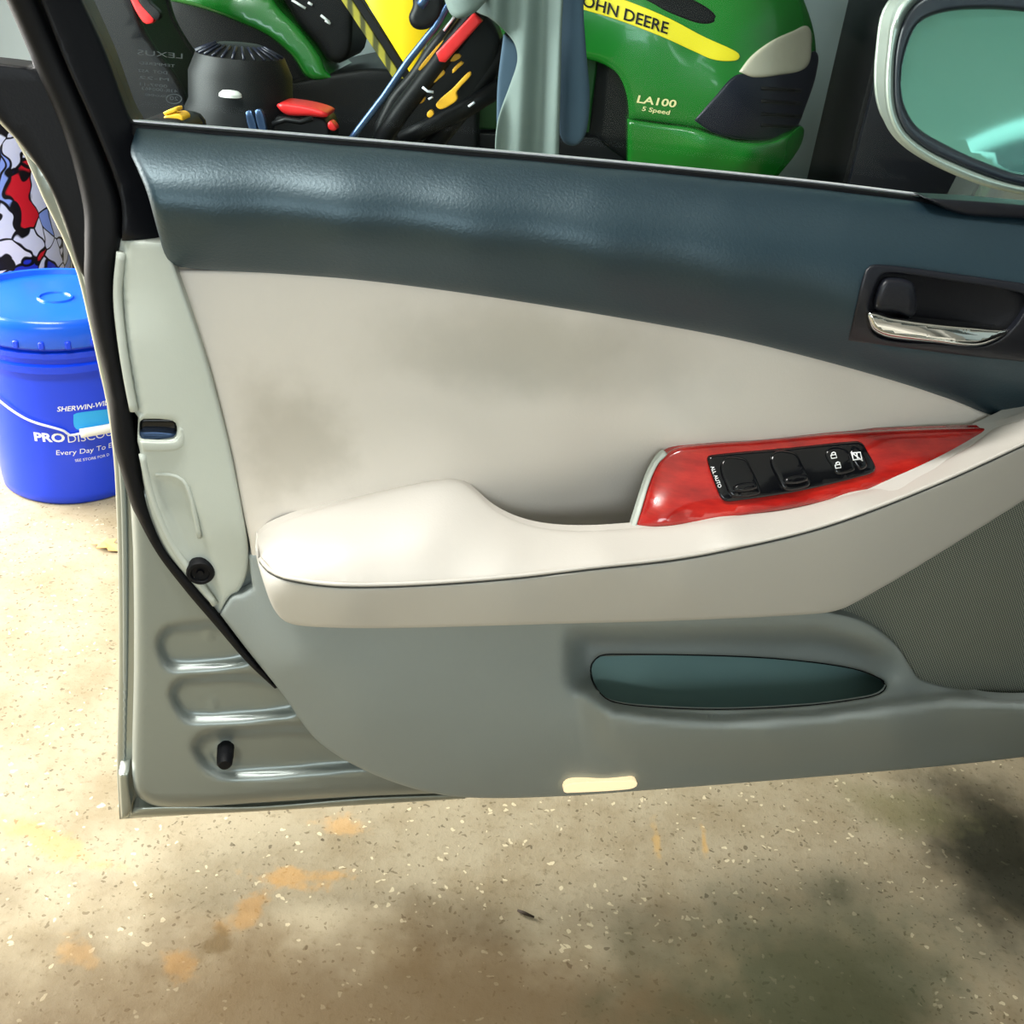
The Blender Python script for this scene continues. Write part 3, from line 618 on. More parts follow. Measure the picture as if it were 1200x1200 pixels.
# lower panel with the map pocket
HOLE = [(692, 790), (693, 778), (703, 768), (725, 766), (850, 768), (930, 773), (1000, 783), (1032, 795), (1039, 804), (1030, 814), (1005, 820), (950, 827), (850, 832), (760, 829), (715, 822), (699, 808)]
def _sm(t): t = np.clip(t, 0, 1); return t * t * (3 - 2 * t)
def pocket_form(x, y):
    x = np.asarray(x, float); y = np.asarray(y, float)
    lipy = np.interp(x, [660, 690, 720, 780, 850, 950, 1040, 1110, 1200, 1270], [800, 822, 838, 847, 851, 846, 834, 824, 829, 828])
    sd = y - lipy; wx = _sm((x - 672) / 45)
    lip = .028 * wx * np.where(sd < 0, _sm((sd + 15) / 15), 1 - .75 * _sm(sd / 55))
    yt = 729 + (np.clip(x, 960, 1080) - 960) * .25
    sc = -.055 * _sm((y - yt) / 28) * _sm((x - 657) / 34) * (1 - _sm((x - 985) / 85)) * (1 - _sm((y - 786) / 30))
    return lip + sc
lower = relief('lower_panel', [(296, 690, 1), (291, 650, 1), (330, 640, 1), (340, 700), (700, 700), (960, 700), (968, 716, 1), (1010, 727), (1048, 754), (1070, 786), (1078, 796), (1120, 808), (1160, 818), (1200, 820), (1270, 818, 1), (1270, 878, 1), (1200, 887), (1100, 898), (900, 915), (745, 927), (660, 933), (560, 935), (500, 928), (430, 904), (372, 868), (330, 812), (290, 762), (258, 720, 1), (272, 700), (284, 697)],
       [(296, 660, .018), (262, 720, .014), (282, 700, .018), (300, 760, .020), (335, 812, .020), (372, 866, .016), (430, 902, .014), (500, 926, .012), (560, 933, .012), (745, 925, .014), (900, 913, .016), (1100, 896, .016), (1270, 877, .016),
        (320, 700, .024), (345, 780, .034), (420, 740, .036), (420, 850, .034), (540, 740, .038), (560, 860, .038), (645, 740, .038), (630, 800, .042), (660, 850, .046), (560, 910, .026), (745, 900, .036), (745, 872, .052), (900, 890, .036), (900, 868, .054), (1050, 865, .046), (1050, 885, .032), (1270, 850, .034),
        (700, 705, .042), (900, 705, .040), (900, 780, .040), (700, 800, .042), (1040, 780, .034), (1000, 730, .034), (1150, 826, .034), (1080, 800, .028)],
       MT['lower'], door, thick=0.012, edge=(5, 0.004), step=6, holes=[HOLE], hole_thick=0.004, extra=pocket_form)
relief('pocket_liner', [(x + (x - 865) * .04, y + (y - 800) * .25) for x, y in HOLE], [(700, 790, -.032), (1030, 800, -.026), (860, 760, -.042), (860, 835, -.014)], MT['pocket'], door, thick=0.01, edge=(4, .002), step=14)
hl = spline(HOLE, 8); hd = o_depth['lower_panel'](hl[:, 0], hl[:, 1]) + pocket_form(hl[:, 0], hl[:, 1]) - .005
tube('pocket_rim', np.vstack([DOOR.loc(hl[:, 0], hl[:, 1], hd)] + [DOOR.loc(hl[:1, 0], hl[:1, 1], hd[:1])]), 0.0014, MT['rubber'], lower, 6)
relief('speaker_grille', [(968, 716, 1), (1010, 700), (1080, 655), (1200, 578), (1270, 530, 1), (1270, 824, 1), (1200, 822), (1160, 820), (1120, 811), (1080, 799), (1070, 788), (1048, 756), (1010, 729)],
       [(970, 716, .022), (1080, 660, .022), (1270, 540, .022), (1270, 815, .026), (1160, 816, .026), (1075, 792, .022), (1050, 757, .02), (1150, 740, .03), (1150, 680, .028), (1220, 780, .03)], MT['grille'], door, thick=0.012, edge=(4, .003), step=11)
relief('courtesy_lamp', [(662, 921), (672, 917), (735, 914), (745, 915), (746, 921), (735, 925), (668, 929), (661, 928)], [(660, 925, .029), (745, 918, .040), (700, 915, .038), (700, 928, .025)], MT['cream'], door, thick=0.02, edge=(3, .003), step=5)

# inner handle
UD = o_depth['upper_trim']
ul = lambda k: (lambda x, y: UD(x, y) + k)
hb = relief('handle_bezel', [(994, 399, 1), (1003, 360), (1012, 322), (1020, 311), (1040, 311), (1096, 318), (1200, 332), (1270, 342, 1), (1270, 432, 1), (1200, 424), (1117, 415), (1054, 407)], ul(.002), MT['bezeldark'], door, thick=0.006, edge=(4, .002), step=8, holes=[CUP], hole_thick=0.02)
relief('handle_cup', [(x + (x - 1105) * .06, y + (y - 362) * .1) for x, y in CUP], lambda x, y: UD(x, y) - .004 - .010 * np.clip(1 - ((x - 1110) / 85) ** 2 - ((y - 362) / 40) ** 2, 0, 1), MT['blacktrim'], hb, thick=0.006, edge=(3, .002), step=8)
relief('handle_lever', [(1017, 363), (1044, 370), (1096, 377), (1158, 382), (1182, 386), (1172, 396), (1150, 405), (1128, 406), (1096, 402), (1042, 396), (1024, 388), (1018, 378)],
       lambda x, y: UD(x, y) + .004 + .012 * np.clip((y - np.interp(x, [1017, 1182], [364, 386])) / 24, 0, 1) ** .6 + .004 * np.sin((x - 1017) / 50.), MT['chrome'], hb, thick=0.008, edge=(6, .008), step=4)
relief('lock_knob', [(1026, 362), (1028, 340), (1036, 327), (1046, 325), (1064, 328), (1072, 336), (1071, 369), (1048, 366)], lambda x, y: UD(x, y) + .006, MT['bezeldark'], hb, thick=0.012, edge=(8, .008), step=4)

# upper and lower markings etched into the glass (read from outside, so reversed here)
GL = TPS([(150, 140, -.030), (1300, 240, -.030), (0, -390, .032), (800, -340, .022)])
glass = bpy.data.objects['window_glass']
def etched(sx, x0, x1, y, h):
    text_px('etched_marking', sx, (x1, y + (x1 - x0) * .09), (x0, y), h, GL, DOOR, MT['etch'], glass, up=(0.0, -1.0), lift=.0004)
etched('LEXUS', 161, 214, 64, 6.0); etched('TEMPERED', 163, 205, 75, 3.2); etched('DOT  AS2', 162, 196, 84, 3.4); etched('M-22', 163, 198, 92, 3.4)
etched('0097-11', 164, 196, 100, 3.4); etched('43R-000463', 166, 208, 105, 3.6); etched('TOUGHENED', 170, 195, 112, 2.6)
ring = np.array([(204 + 9 * math.cos(a), 116 + 5.5 * math.sin(a)) for a in np.linspace(0, 2 * math.pi, 20)])
tube('etched_marking', DOOR.loc(ring[:, 0], ring[:, 1], GL(ring[:, 0], ring[:, 1]) + .0005), .0004, MT['etch'], glass, 4)
etched('20', 199, 209, 117, 4.5)

# side mirror
MD = lambda k: (lambda x, y: -.165 + k + .00040 * (np.asarray(x) - 1100.) - .00019 * (100. - np.asarray(y)))
MGL = [(1056, 95), (1062, 58), (1077, 27), (1105, 14), (1150, 10), (1200, 13), (1290, 25), (1305, 80), (1298, 165), (1272, 205), (1200, 205), (1150, 189), (1105, 168), (1075, 149), (1060, 124)]
MIN = [(1049, 100), (1054, 45), (1072, 8), (1105, -8), (1200, -12), (1300, 0), (1318, 70), (1312, 170), (1280, 216), (1200, 216), (1112, 186), (1068, 159), (1053, 134)]
mir = relief('side_mirror', [(1048, 10), (1074, -18), (1130, -34), (1220, -38), (1310, -20), (1340, 60), (1335, 170), (1300, 236), (1250, 238), (1200, 229), (1150, 217), (1100, 196), (1063, 172), (1044, 147), (1036, 110), (1039, 55)],
       MD(.008), MT['hem'], door, thick=0.012, edge=(15, .016), step=7, holes=[MIN], hole_thick=.02)
relief('mirror_shell', [(1190 + (x - 1190) * .93 + 6, 100 + (y - 100) * .93) for x, y in [(1048, 10), (1074, -18), (1130, -34), (1220, -38), (1310, -20), (1340, 60), (1335, 170), (1300, 236), (1250, 238), (1200, 229), (1150, 217), (1100, 196), (1063, 172), (1044, 147), (1036, 110), (1039, 55)]],
       MD(-.012), MT['hem'], mir, thick=0.05, edge=(4, .004), step=14, cap=True)
relief('mirror_bezel', [(1190 + (x - 1190) * 1.01, 100 + (y - 100) * 1.02) for x, y in MIN], MD(.004), MT['mirrorback'], mir, thick=0.012, edge=(5, .004), step=6, holes=[MGL], hole_thick=.006)
relief('mirror_glass', [(1180 + (x - 1180) * 1.01, 105 + (y - 105) * 1.01) for x, y in MGL], MD(-.001), MT['mirror'], mir, thick=0.004, edge=(1.5, .0004), step=14)
tube('mirror_arm', [DOOR.loc(1290, 215, -.2), DOOR.loc(1310, 245, -.12), DOOR.loc(1320, 255, -.03)], [.035, .03, .035], MT['blacktrim'], mir, 10)

# ------------------------------------------------------------------ rest of the car beside the door (just right of the frame)
hinge = DOOR.world(1285, 700, -0.03); crz = math.radians(259) - math.pi / 2     # local +y runs to the rear of the car, +x away from the car side
carb = empty('parked_car', (hinge[0] - .012, hinge[1], 0), math.radians(169))
tag(carb, 'silver car body with fender and sill that the open door hangs from', 'car')
def extr(name, prof, y0, y1, m, k=1):
    n = len(prof); V = [(x, y0, z) for x, z in prof] + [(x, y1, z) for x, z in prof]
    F = [(i, (i + 1) % n, n + (i + 1) % n, n + i) for i in range(n)] + [tuple(range(n))[::-1], tuple(range(n, 2 * n))]
    o = link(name, V, F, m, carb)
    bm = bmesh.new(); bm.from_mesh(o.data); bmesh.ops.recalc_face_normals(bm, faces=bm.faces); bm.to_mesh(o.data); bm.free(); sharp(o); return o
extr('sill', [(-.02, .18), (-.005, .22), (-.01, .30), (-.05, .33), (-.20, .33), (-.22, .18)], .02, 1.25, MT['carpaint'])
extr('floor_pan', [(-.10, .19), (-.10, .24), (-1.6, .24), (-1.6, .19)], -1.3, 1.9, MT['black'])
extr('rear_door', [(-.01, .20), (.05, .40), (.055, .70), (.03, .86), (-.08, .90), (-.10, .20)], 1.28, 2.3, MT['carpaint'])
extr('roof', [(-.22, 1.36), (-.25, 1.42), (-.8, 1.46), (-1.5, 1.40), (-1.5, 1.36)], .75, 2.3, MT['carpaint'])
tube('windscreen_pillar', [(-.10, -.10, .88), (-.16, .35, 1.2), (-.24, .80, 1.39)], .035, MT['blacktrim'], carb, 10)
tube('centre_pillar', [(-.06, 1.28, .85), (-.22, 1.36, 1.40)], .04, MT['blacktrim'], carb, 10)
extr('far_side', [(-1.55, .20), (-1.62, .40), (-1.62, .70), (-1.58, .90), (-1.50, .90), (-1.5, .20)], -.05, 2.3, MT['carpaint'])
for sx in (-.42, -1.12):
    extr('seat_base', [(sx - .24, .24), (sx - .26, .45), (sx - .2, .52), (sx + .2, .52), (sx + .26, .45), (sx + .24, .24)], .55, 1.1, MT['padlow'])
    extr('seat_back', [(sx - .25, .5), (sx - .26, .95), (sx - .18, 1.08), (sx + .18, 1.08), (sx + .26, .95), (sx + .25, .5)], 1.1, 1.28, MT['padlow'])
    extr('headrest', [(sx - .12, 1.1), (sx - .13, 1.24), (sx - .08, 1.28), (sx + .08, 1.28), (sx + .13, 1.24), (sx + .12, 1.1)], 1.16, 1.27, MT['padlow'])
extr('rear_quarter', [(-.02, .22), (.05, .45), (.05, .75), (-.06, .95), (-1.5, .95), (-1.6, .7), (-1.6, .4), (-1.5, .22)], 2.3, 3.3, MT['carpaint'])
extr('dashboard', [(-.12, .45), (-.12, .80), (-.3, .88), (-1.4, .88), (-1.5, .45)], -.05, .30, MT['black'])
wheel_c = (-.11, -.72, .32)
V = []; F = []; N = 28; ys = []
for i in range(N + 1):
    y = -1.45 + 1.43 * i / N; a = 1 - ((y - wheel_c[1]) / .38) ** 2
    zb = max(.20, .32 + .38 * math.sqrt(a)) if a > 0 else .20
    zt = .86 - .12 * ((-.02 - y) / 1.43) ** 2
    for t, xx in ((0, .0), (.25, .03), (.6, .055), (.85, .03), (1, -.06)):
        V.append((xx, y, zb + (zt - zb) * t))
    V.append((-.35, y, zt + .03))
for i in range(N):
    for k in range(5): F.append((i * 6 + k, (i + 1) * 6 + k, (i + 1) * 6 + k + 1, i * 6 + k + 1))
link('front_fender', V, F, MT['carpaint'], carb)
extr('bonnet_inner', [(-.35, .35), (-.35, .87), (-1.5, .90), (-1.5, .35)], -1.4, -.05, MT['black'])
lathe('front_tyre', [(.20, -.10), (.29, -.105), (.32, -.08), (.32, .08), (.29, .105), (.20, .10)], MT['tyre'], carb, 40, 'x', wheel_c)
lathe('wheel_rim', [(0, .07), (.05, .075), (.06, .05), (.17, .06), (.20, .09), (.205, -.08)], MT['silver'], carb, 40, 'x', wheel_c)

# ------------------------------------------------------------------ riding mower behind the window
mow = empty('riding_mower', (0.0, 3.7, 0.0))
tag(mow, 'green and yellow riding lawn mower seen through the car window', 'lawn mower')
MW = wall_frame(3.4, (0.0, 3.7, 0.0))
con = lambda k: (lambda x, y: np.full(np.size(x), float(k)))
HOODC = [(640, -80, 0), (640, 60, 0.0), (760, -60, -.06), (760, 20, 0.01), (760, 100, .02), (820, 60, .01), (820, 140, .02), (735, 140, .01), (860, 0, -.03), (880, 60, -.015), (880, 150, -.01), (920, 30, -.10), (920, 100, -.09), (950, 40, -.24), (950, 90, -.24), (935, 150, -.18), (900, -80, -.18)]
HOOD = TPS(HOODC, 1e-3)
relief('hood', [(560, -90, 1), (800, -92), (880, -75), (925, -35), (945, 8), (955, 45), (955, 80), (946, 115), (934, 150, 1), (900, 163), (869, 163), (815, 150), (737, 139, 1), (734, 112), (724, 88), (708, 76), (690, 70), (640, 62, 1), (560, 60, 1)], HOOD, MT['green'], mow, MW, thick=0.42, edge=(9, .02), step=11)
hl_ = lambda k: (lambda x, y: HOOD(x, y) + k)
relief('grille', [(813, 141, 1), (837, 114), (862, 88), (885, 88), (912, 88), (944, 78), (955, 60), (957, 84), (944, 125), (931, 152), (904, 163), (869, 163), (837, 156)], hl_(.006), MT['navy'], mow, MW, thick=0.03, edge=(4, .008), step=6)
for y in (104, 119, 134, 147):
    q = np.array([(x, y + (x - 900) * .06) for x in np.linspace(892, 938, 6)]); q = q[q[:, 0] < 950]
    tube('grille_bar', MW.loc(q[:, 0], q[:, 1], HOOD(q[:, 0], q[:, 1]) + .006), .006, MT['black'], mow, 6)
relief('headlight', [(866, 84, 1), (880, 66), (904, 48), (930, 36), (947, 31), (951, 52), (945, 79), (912, 88), (883, 91)], hl_(.014), MT['lens'], mow, MW, thick=0.03, edge=(5, .012), step=5)
relief('hood_stripe', [(672, -12, 1), (700, -8), (729, -1), (781, 20), (825, 43), (862, 60), (867, 66), (862, 71), (837, 70), (813, 60), (778, 44), (723, 23), (672, 8, 1)], hl_(.004), MT['decal'], mow, MW, thick=0.004, edge=(1.5, .001), step=6)
text_px('lettering', 'JOHN DEERE', (675, 4), (782, 40), 13.5, hl_(.006), MW, MT['black'], mow, up=(0.18, -1), bold=0.015)
text_px('lettering', 'LA100', (746, 120), (792, 126), 8.5, hl_(.002), MW, MT['paleyellow'], mow, shear=0.1, bold=0.02)
text_px('lettering', '5 Speed', (752, 129.5), (785, 134.5), 5.0, hl_(.002), MW, MT['paleyellow'], mow, shear=0.1, bold=0.015)
relief('hood_vent', [(735, -20), (770, 8), (800, 22), (826, 29), (840, 23), (833, 11), (807, -4), (770, -24)], hl_(.003), MT['black'], mow, MW, thick=0.01, edge=(4, .008), step=6)
relief('bumper', [(735, 139, 1), (775, 145), (813, 150), (837, 158), (869, 166), (904, 166), (927, 156), (940, 148), (941, 163), (932, 181), (915, 202), (900, 218), (860, 226), (790, 216), (735, 205, 1)], [(735, 140, .02), (735, 200, .0), (813, 150, .035), (820, 205, .0), (870, 168, .03), (870, 220, -.03), (904, 168, -.01), (925, 160, -.06), (940, 152, -.16), (935, 175, -.15), (910, 200, -.08), (820, 175, .045), (880, 185, .03)], MT['green'], mow, MW, thick=0.40, edge=(6, .02), step=7)
relief('chassis', [(420, 150, 1), (700, 160, 1), (735, 190, 1), (735, 235, 1), (420, 215, 1)], con(-.05), MT['black'], mow, MW, thick=0.45, edge=(3, .01), step=30, smooth=False)
relief('side_panel', [(500, -60, 1), (690, -60, 1), (700, 78, 1), (690, 155, 1), (500, 150, 1)], con(-.06), MT['greendark'], mow, MW, thick=0.35, edge=(3, .01), step=30, smooth=False)
relief('footrest', [(335, 98, 1), (400, 84), (450, 80), (560, 100, 1), (560, 185, 1), (330, 165, 1)], con(.03), MT['black'], mow, MW, thick=0.7, edge=(6, .02), step=14)
relief('rear_fender', [(195, -60, 1), (300, -60, 1), (322, 0), (352, 34), (376, 66), (386, 86), (408, 85), (412, 88), (395, 92), (362, 92), (342, 66), (313, 42), (276, 25), (238, 11), (195, 0, 1)], [(200, -20, .0), (320, 0, .02), (376, 66, .03), (345, 60, .04), (270, 0, .05), (400, 88, .03)], MT['green'], mow, MW, thick=0.35, edge=(7, .03), step=8)
relief('control_console', [(318, -60), (410, -60), (414, 30), (410, 64), (398, 74), (384, 70), (372, 52), (345, 20)], con(.0), MT['black'], mow, MW, thick=0.25, edge=(6, .03), step=10)
for (xa, ya, xb, yb) in ((342, 0, 358, 10), (361, 3, 366, 6), (376, 18, 386, 26), (381, 24, 387, 28)):
    tube('console_marking', [MW.loc(xa, ya, .004), MW.loc(xb, yb, .004)], .004, MT['white'], mow, 5)
relief('wheel_well', [(190, -40, 1), (330, -20, 1), (390, 80, 1), (390, 175, 1), (190, 165, 1)], con(-.12), MT['black'], mow, MW, thick=0.2, edge=(3, .01), step=25, smooth=False)
relief('engine_bay', [(610, 20, 1), (700, 60, 1), (745, 80, 1), (745, 210, 1), (610, 205, 1)], con(-.09), MT['black'], mow, MW, thick=0.25, edge=(3, .01), step=25, smooth=False)
def wheel(px, py, R, wd, dy):
    c = MW.loc(px, py, dy); c = np.array([c[0], c[1], R])
    t = lathe('tyre', [(R * .5, -wd * .5), (R * .85, -wd * .5), (R * .97, -wd * .38), (R, 0), (R * .97, wd * .38), (R * .85, wd * .5), (R * .5, wd * .5)], MT['tyre'], mow, 36, 'y', c)
    for k in range(18):
        a = 2 * math.pi * k / 18
        rm = Matrix.Rotation(-a, 4, 'Y')
        box('tread_lug', (c[0] + math.cos(a) * R * .985, c[1], R + math.sin(a) * R * .985), (R * .05, wd * .8, R * .13), MT['tyre'], t, .004, rot=rm, seg=1)
    lathe('wheel_rim', [(0, wd * .30), (R * .16, wd * .30), (R * .2, wd * .12), (R * .45, wd * .15), (R * .52, wd * .45), (R * .52, -wd * .4)], MT['yellow'] if False else MT['black'], mow, 30, 'y', c)
wheel(268, 140, .25, .22, -.08); wheel(268, 140, .25, .22, -.72)
wheel(700, 170, .19, .14, -.03); wheel(700, 170, .19, .14, -.62)
tube('rear_axle', [(MW.loc(268, 140, -.08)[0], -.2, .25), (MW.loc(268, 140, -.08)[0], .4, .25)], .04, MT['black'], mow)
tube('front_axle', [(MW.loc(700, 170, 0)[0], -.25, .2), (MW.loc(700, 170, 0)[0], .35, .2)], .03, MT['black'], mow)

# yellow sheet leaning between the mower and the tools
yp = empty('yellow_panel', (0, 3.1, 0)); tag(yp, 'bright yellow plastic panel with black edging leaning beside the green mower', 'panel')
YF = wall_frame(3.1, (0, 3.1, 0))
relief('sheet', [(372, -90, 1), (545, -90, 1), (530, -20, 1), (500, 50, 1), (482, 88, 1)], lambda x, y: .04 * np.cos((x - 460) / 40.), MT['yellow'], yp, YF, thick=0.015, edge=(2, .003), step=14, smooth=False, cap=True)
relief('black_edging', [(360, -92, 1), (373, -92, 1), (424, 0, 1), (484, 92, 1), (473, 92, 1), (413, 0, 1)], con(.03), MT['black'], yp, YF, thick=0.03, edge=(2, .004), step=14, smooth=False)
relief('hatched_edging', [(346, -92, 1), (360, -92, 1), (413, 0, 1), (473, 92, 1), (461, 92, 1), (400, 0, 1)], con(.02), MT['hatch'], yp, YF, thick=0.02, edge=(2, .004), step=12, smooth=False)
tube('stand', [YF.loc(480, 85, 0), np.array([YF.loc(480, 85, 0)[0] + .12, 0.05, 0])], .02, MT['black'], yp)

# walk-behind mower: engine, deck, folded handle
PY = 2.5
pm = empty('push_mower', (-0.55, PY, 0)); tag(pm, 'dark walk-behind mower with red trim and folded black handle bars', 'lawn mower')
PF = wall_frame(PY, (-0.55, PY, 0))
relief('engine_cover', [(228, 152, 1), (232, 130), (246, 121), (272, 118), (300, 122), (312, 132), (318, 175, 1), (228, 170, 1)], con(.05), MT['navy'], pm, PF, thick=0.2, edge=(7, .02), step=7)
ec = PF.loc(283, 118, -.05)
lathe('starter_housing', [(.0, .125), (.05, .122), (.10, .10), (.118, .06), (.12, 0), (.13, -.02), (.13, -.2)], MT['black'], pm, 40, 'z', ec)
for k in range(14):
    a = math.pi * (1.0 + k / 13.)
    tube('cooling_fin', [ec + np.array([.055 * math.cos(a), .055 * math.sin(a), .1215]), ec + np.array([.10 * math.cos(a), .10 * math.sin(a), .102])], .0035, MT['navy'], pm, 5)
lathe('fuel_cap', [(0, .012), (.018, .011), (.024, .006), (.025, 0)], MT['lampwhite'], pm, 24, 'z', PF.loc(270, 113, .09))
relief('chrome_guard', [(288, 132), (294, 130), (301, 150), (300, 158), (294, 156)], con(.09), MT['steelblue'], pm, PF, thick=.01, edge=(2, .003), step=4)
relief('chrome_guard', [(299, 130), (306, 129), (312, 150), (311, 158), (305, 156)], con(.09), MT['steelblue'], pm, PF, thick=.01, edge=(2, .003), step=4)
relief('red_shroud', [(325, 122), (345, 122), (370, 127), (384, 133), (383, 137), (362, 136), (338, 135), (329, 130)], con(.06), MT['red'], pm, PF, thick=.08, edge=(4, .01), step=5)
relief('red_clip', [(384, 148), (386, 142), (391, 145), (394, 152), (388, 153)], con(.06), MT['red'], pm, PF, thick=.03, edge=(2, .004), step=4)
relief('carburettor_box', [(322, 138), (340, 136), (378, 138), (386, 150), (386, 172, 1), (320, 168, 1)], con(.04), MT['black'], pm, PF, thick=.1, edge=(4, .01), step=7)
tube('hose', [PF.loc(320, 145, .08), PF.loc(335, 140, .09), PF.loc(352, 143, .09), PF.loc(366, 139, .09)], .006, MT['black'], pm, 6)
box('deck', (0.0, 0.02, .20), (.62, .5, .12), MT['black'], pm, .04)
for sx in (-1, 1):
    for sy in (-1, 1):
        lathe('deck_wheel', [(0, .03), (.06, .03), (.085, .02), (.09, 0), (.085, -.02), (.06, -.03), (0, -.03)], MT['tyre'], pm, 24, 'y', (sx * .24, .02 + sy * .28, .09))
def bar(nm, pts, r, m, d=0.0, seg=8):
    return tube(nm, [PF.loc(x, y, d) for x, y in pts], r, m, pm, seg)
bar('handle_bar', [(405, 172), (420, 152), (450, 113), (478, 72), (510, 32), (540, -20), (580, -90)], .008, MT['steelblue'], .05)
bar('handle_bar', [(440, 175), (470, 130), (510, 78), (560, 10), (600, -50)], .022, MT['black'], .03)
bar('handle_bar', [(500, 180), (540, 130), (580, 75), (620, 20), (660, -40)], .022, MT['black'], -.04)
bar('lower_link', [(470, 165), (500, 150), (545, 128), (590, 100)], .020, MT['black'], -.02)
relief('control_box', [(452, 120), (480, 84), (505, 48), (530, 22), (560, 10), (585, 40), (583, 70), (565, 110), (545, 135), (520, 150), (480, 165), (440, 168)], con(-.02), MT['black'], pm, PF, thick=.08, edge=(6, .02), step=9)
relief('red_lever', [(511, 62, 1), (555, 15, 1), (565, 25, 1), (522, 73, 1), (515, 72)], con(.075), MT['red'], pm, PF, thick=.03, edge=(3, .004), step=6, smooth=False)
for q in ([(490, 81), (505, 62), (522, 45), (524, 49), (510, 65), (492, 83)], [(527, 68), (534, 63), (540, 66), (532, 72), (528, 72)], [(530, 82), (540, 72), (543, 74), (537, 80), (530, 86)], [(507, 92), (512, 85), (520, 82), (521, 86), (514, 93), (508, 97)], [(511, 122), (530, 104), (550, 84), (552, 88), (535, 108), (536, 116), (528, 123), (516, 128)], [(487, 118), (492, 112), (498, 115), (494, 121)], [(500, 134), (505, 129), (508, 134), (503, 138)]):
    relief('amber_part', q, con(.04 if q[0][0] != 487 else .02), MT['amber'], pm, PF, thick=.015, edge=(1.5, .002), step=4)
bar('cable_clip', [(495, 102), (501, 107), (508, 108)], .003, MT['wire'], .05, 5)
bar('cable_clip', [(504, 114), (505, 116)], .006, MT['wire'], .05, 6)
bar('cable_clip', [(549, 125), (556, 120)], .003, MT['wire'], .05, 5)
bar('cable_clip', [(520, 36), (526, 28), (532, 20)], .003, MT['wire'], .05, 5)
relief('grip', [(480, -30), (505, -30), (520, -5), (518, 20), (508, 30), (496, 35), (484, 32), (479, 20), (484, 5)], con(.06), MT['black'], pm, PF, thick=.06, edge=(7, .02), step=6)
bar('lever_tip', [(492, 7), (497, 1), (500, -8)], .010, MT['steelblue'], .09)

# cloth hung over the handle
CF = wall_frame(2.3, (-0.1, 2.3, 0))
cl = empty('hanging_cloth', (-0.1, 2.3, 0)); tag(cl, 'grey green cloth hanging in folds from the mower handle', 'cloth')
fold = lambda x, y: .014 * np.sin((x - 570 + y * .05) / 6.2) + .010 * np.sin((x - 560) / 14.) 
relief('front_fall', [(535, -60, 1), (668, -60, 1), (660, 0), (657, 100), (655, 182), (655, 300, 1), (582, 300, 1), (580, 175), (582, 148), (587, 128), (598, 98), (606, 72), (604, 54), (595, 40), (575, 22), (555, 10)], fold, MT['cloth'], cl, CF, thick=.008, edge=(4, .008), step=4.5, cap=True)
relief('side_fall', [(655, -60, 1), (690, -60, 1), (684, 0), (687, 60), (691, 110), (688, 150), (681, 166), (671, 171), (660, 166), (655, 150)], lambda x, y: -.03 + .012 * np.cos((x - 680) / 9.), MT['clothdark'], cl, CF, thick=.008, edge=(5, .01), step=5, cap=True)
relief('back_fall', [(590, 40, 1), (612, 60), (612, 180), (606, 300, 1), (580, 300, 1), (582, 150), (583, 100)], con(-.03), MT['clothdark'], cl, CF, thick=.008, edge=(4, .006), step=7, cap=True)
relief('top_loop', [(515, -60), (580, -60), (578, -10), (568, 3), (556, 15), (543, 21), (532, 20), (525, 11), (519, -10)], lambda x, y: .03 + .02 * np.cos((x - 545) / 16.), MT['cloth'], cl, CF, thick=.01, edge=(7, .015), step=5, cap=True)

# black bag with a red stripe behind the rear corner of the window
BF = wall_frame(2.9, (-1.2, 2.9, 0))
bg = empty('black_bag', (-1.2, 2.9, 0)); tag(bg, 'tall black bag with a red stripe leaning behind the rear window corner', 'bag')
relief('bag_body', [(60, -80, 1), (140, -80, 1), (160, 0), (168, 28), (184, 56), (214, 100), (230, 160), (235, 320, 1), (60, 320, 1)], con(0), MT['black'], bg, BF, thick=.25, edge=(8, .04), step=14, cap=True)
relief('red_stripe', [(140, -40, 1), (152, -40, 1), (162, 0), (180, 22), (176, 28), (168, 26), (154, 2)], con(.02), MT['red'], bg, BF, thick=.02, edge=(2, .003), step=6)
relief('carry_strap', [(150, -45, 1), (165, -45, 1), (174, 0), (188, 16), (184, 24), (180, 22), (162, 0)], con(.025), MT['black'], bg, BF, thick=.02, edge=(2, .003), step=6)

# small yellow spout on a fuel can, drawn over-tall, just behind the glass
ycp = empty('fuel_can', (-0.73, 2.05, 0)); tag(ycp, 'upright black fuel can with a small yellow spout behind the window corner', 'fuel can')
SF = wall_frame(2.05, (-0.73, 2.05, 0))
FB = 600 - FPX * float((np.array([-.74, 2.05, .005]) - CAM) @ UP) / float((np.array([-.74, 2.05, .005]) - CAM) @ FW)
relief('can_body', [(165, 142), (190, 138), (216, 142), (224, 160), (226, FB, 1), (150, FB, 1), (152, 160)], con(0), MT['black'], ycp, SF, thick=.10, edge=(6, .02), step=14, cap=True)
relief('spout', [(191, 140, 1), (193, 136), (201, 134), (209, 133), (214, 136), (215, 141), (212, 146), (194, 146)], con(-.02), MT['amber'], ycp, SF, thick=.04, edge=(2, .004), step=4)
relief('spout_cap', [(191, 132), (207, 126), (208, 130), (193, 135)], con(-.02), MT['amber'], ycp, SF, thick=.03, edge=(1.5, .003), step=4)
tube('spout_neck', [SF.loc(197, 136, -.03), SF.loc(197, 131, -.03)], .005, MT['amber'], ycp); tube('spout_neck', [SF.loc(205, 135, -.03), SF.loc(204, 128, -.03)], .005, MT['amber'], ycp)

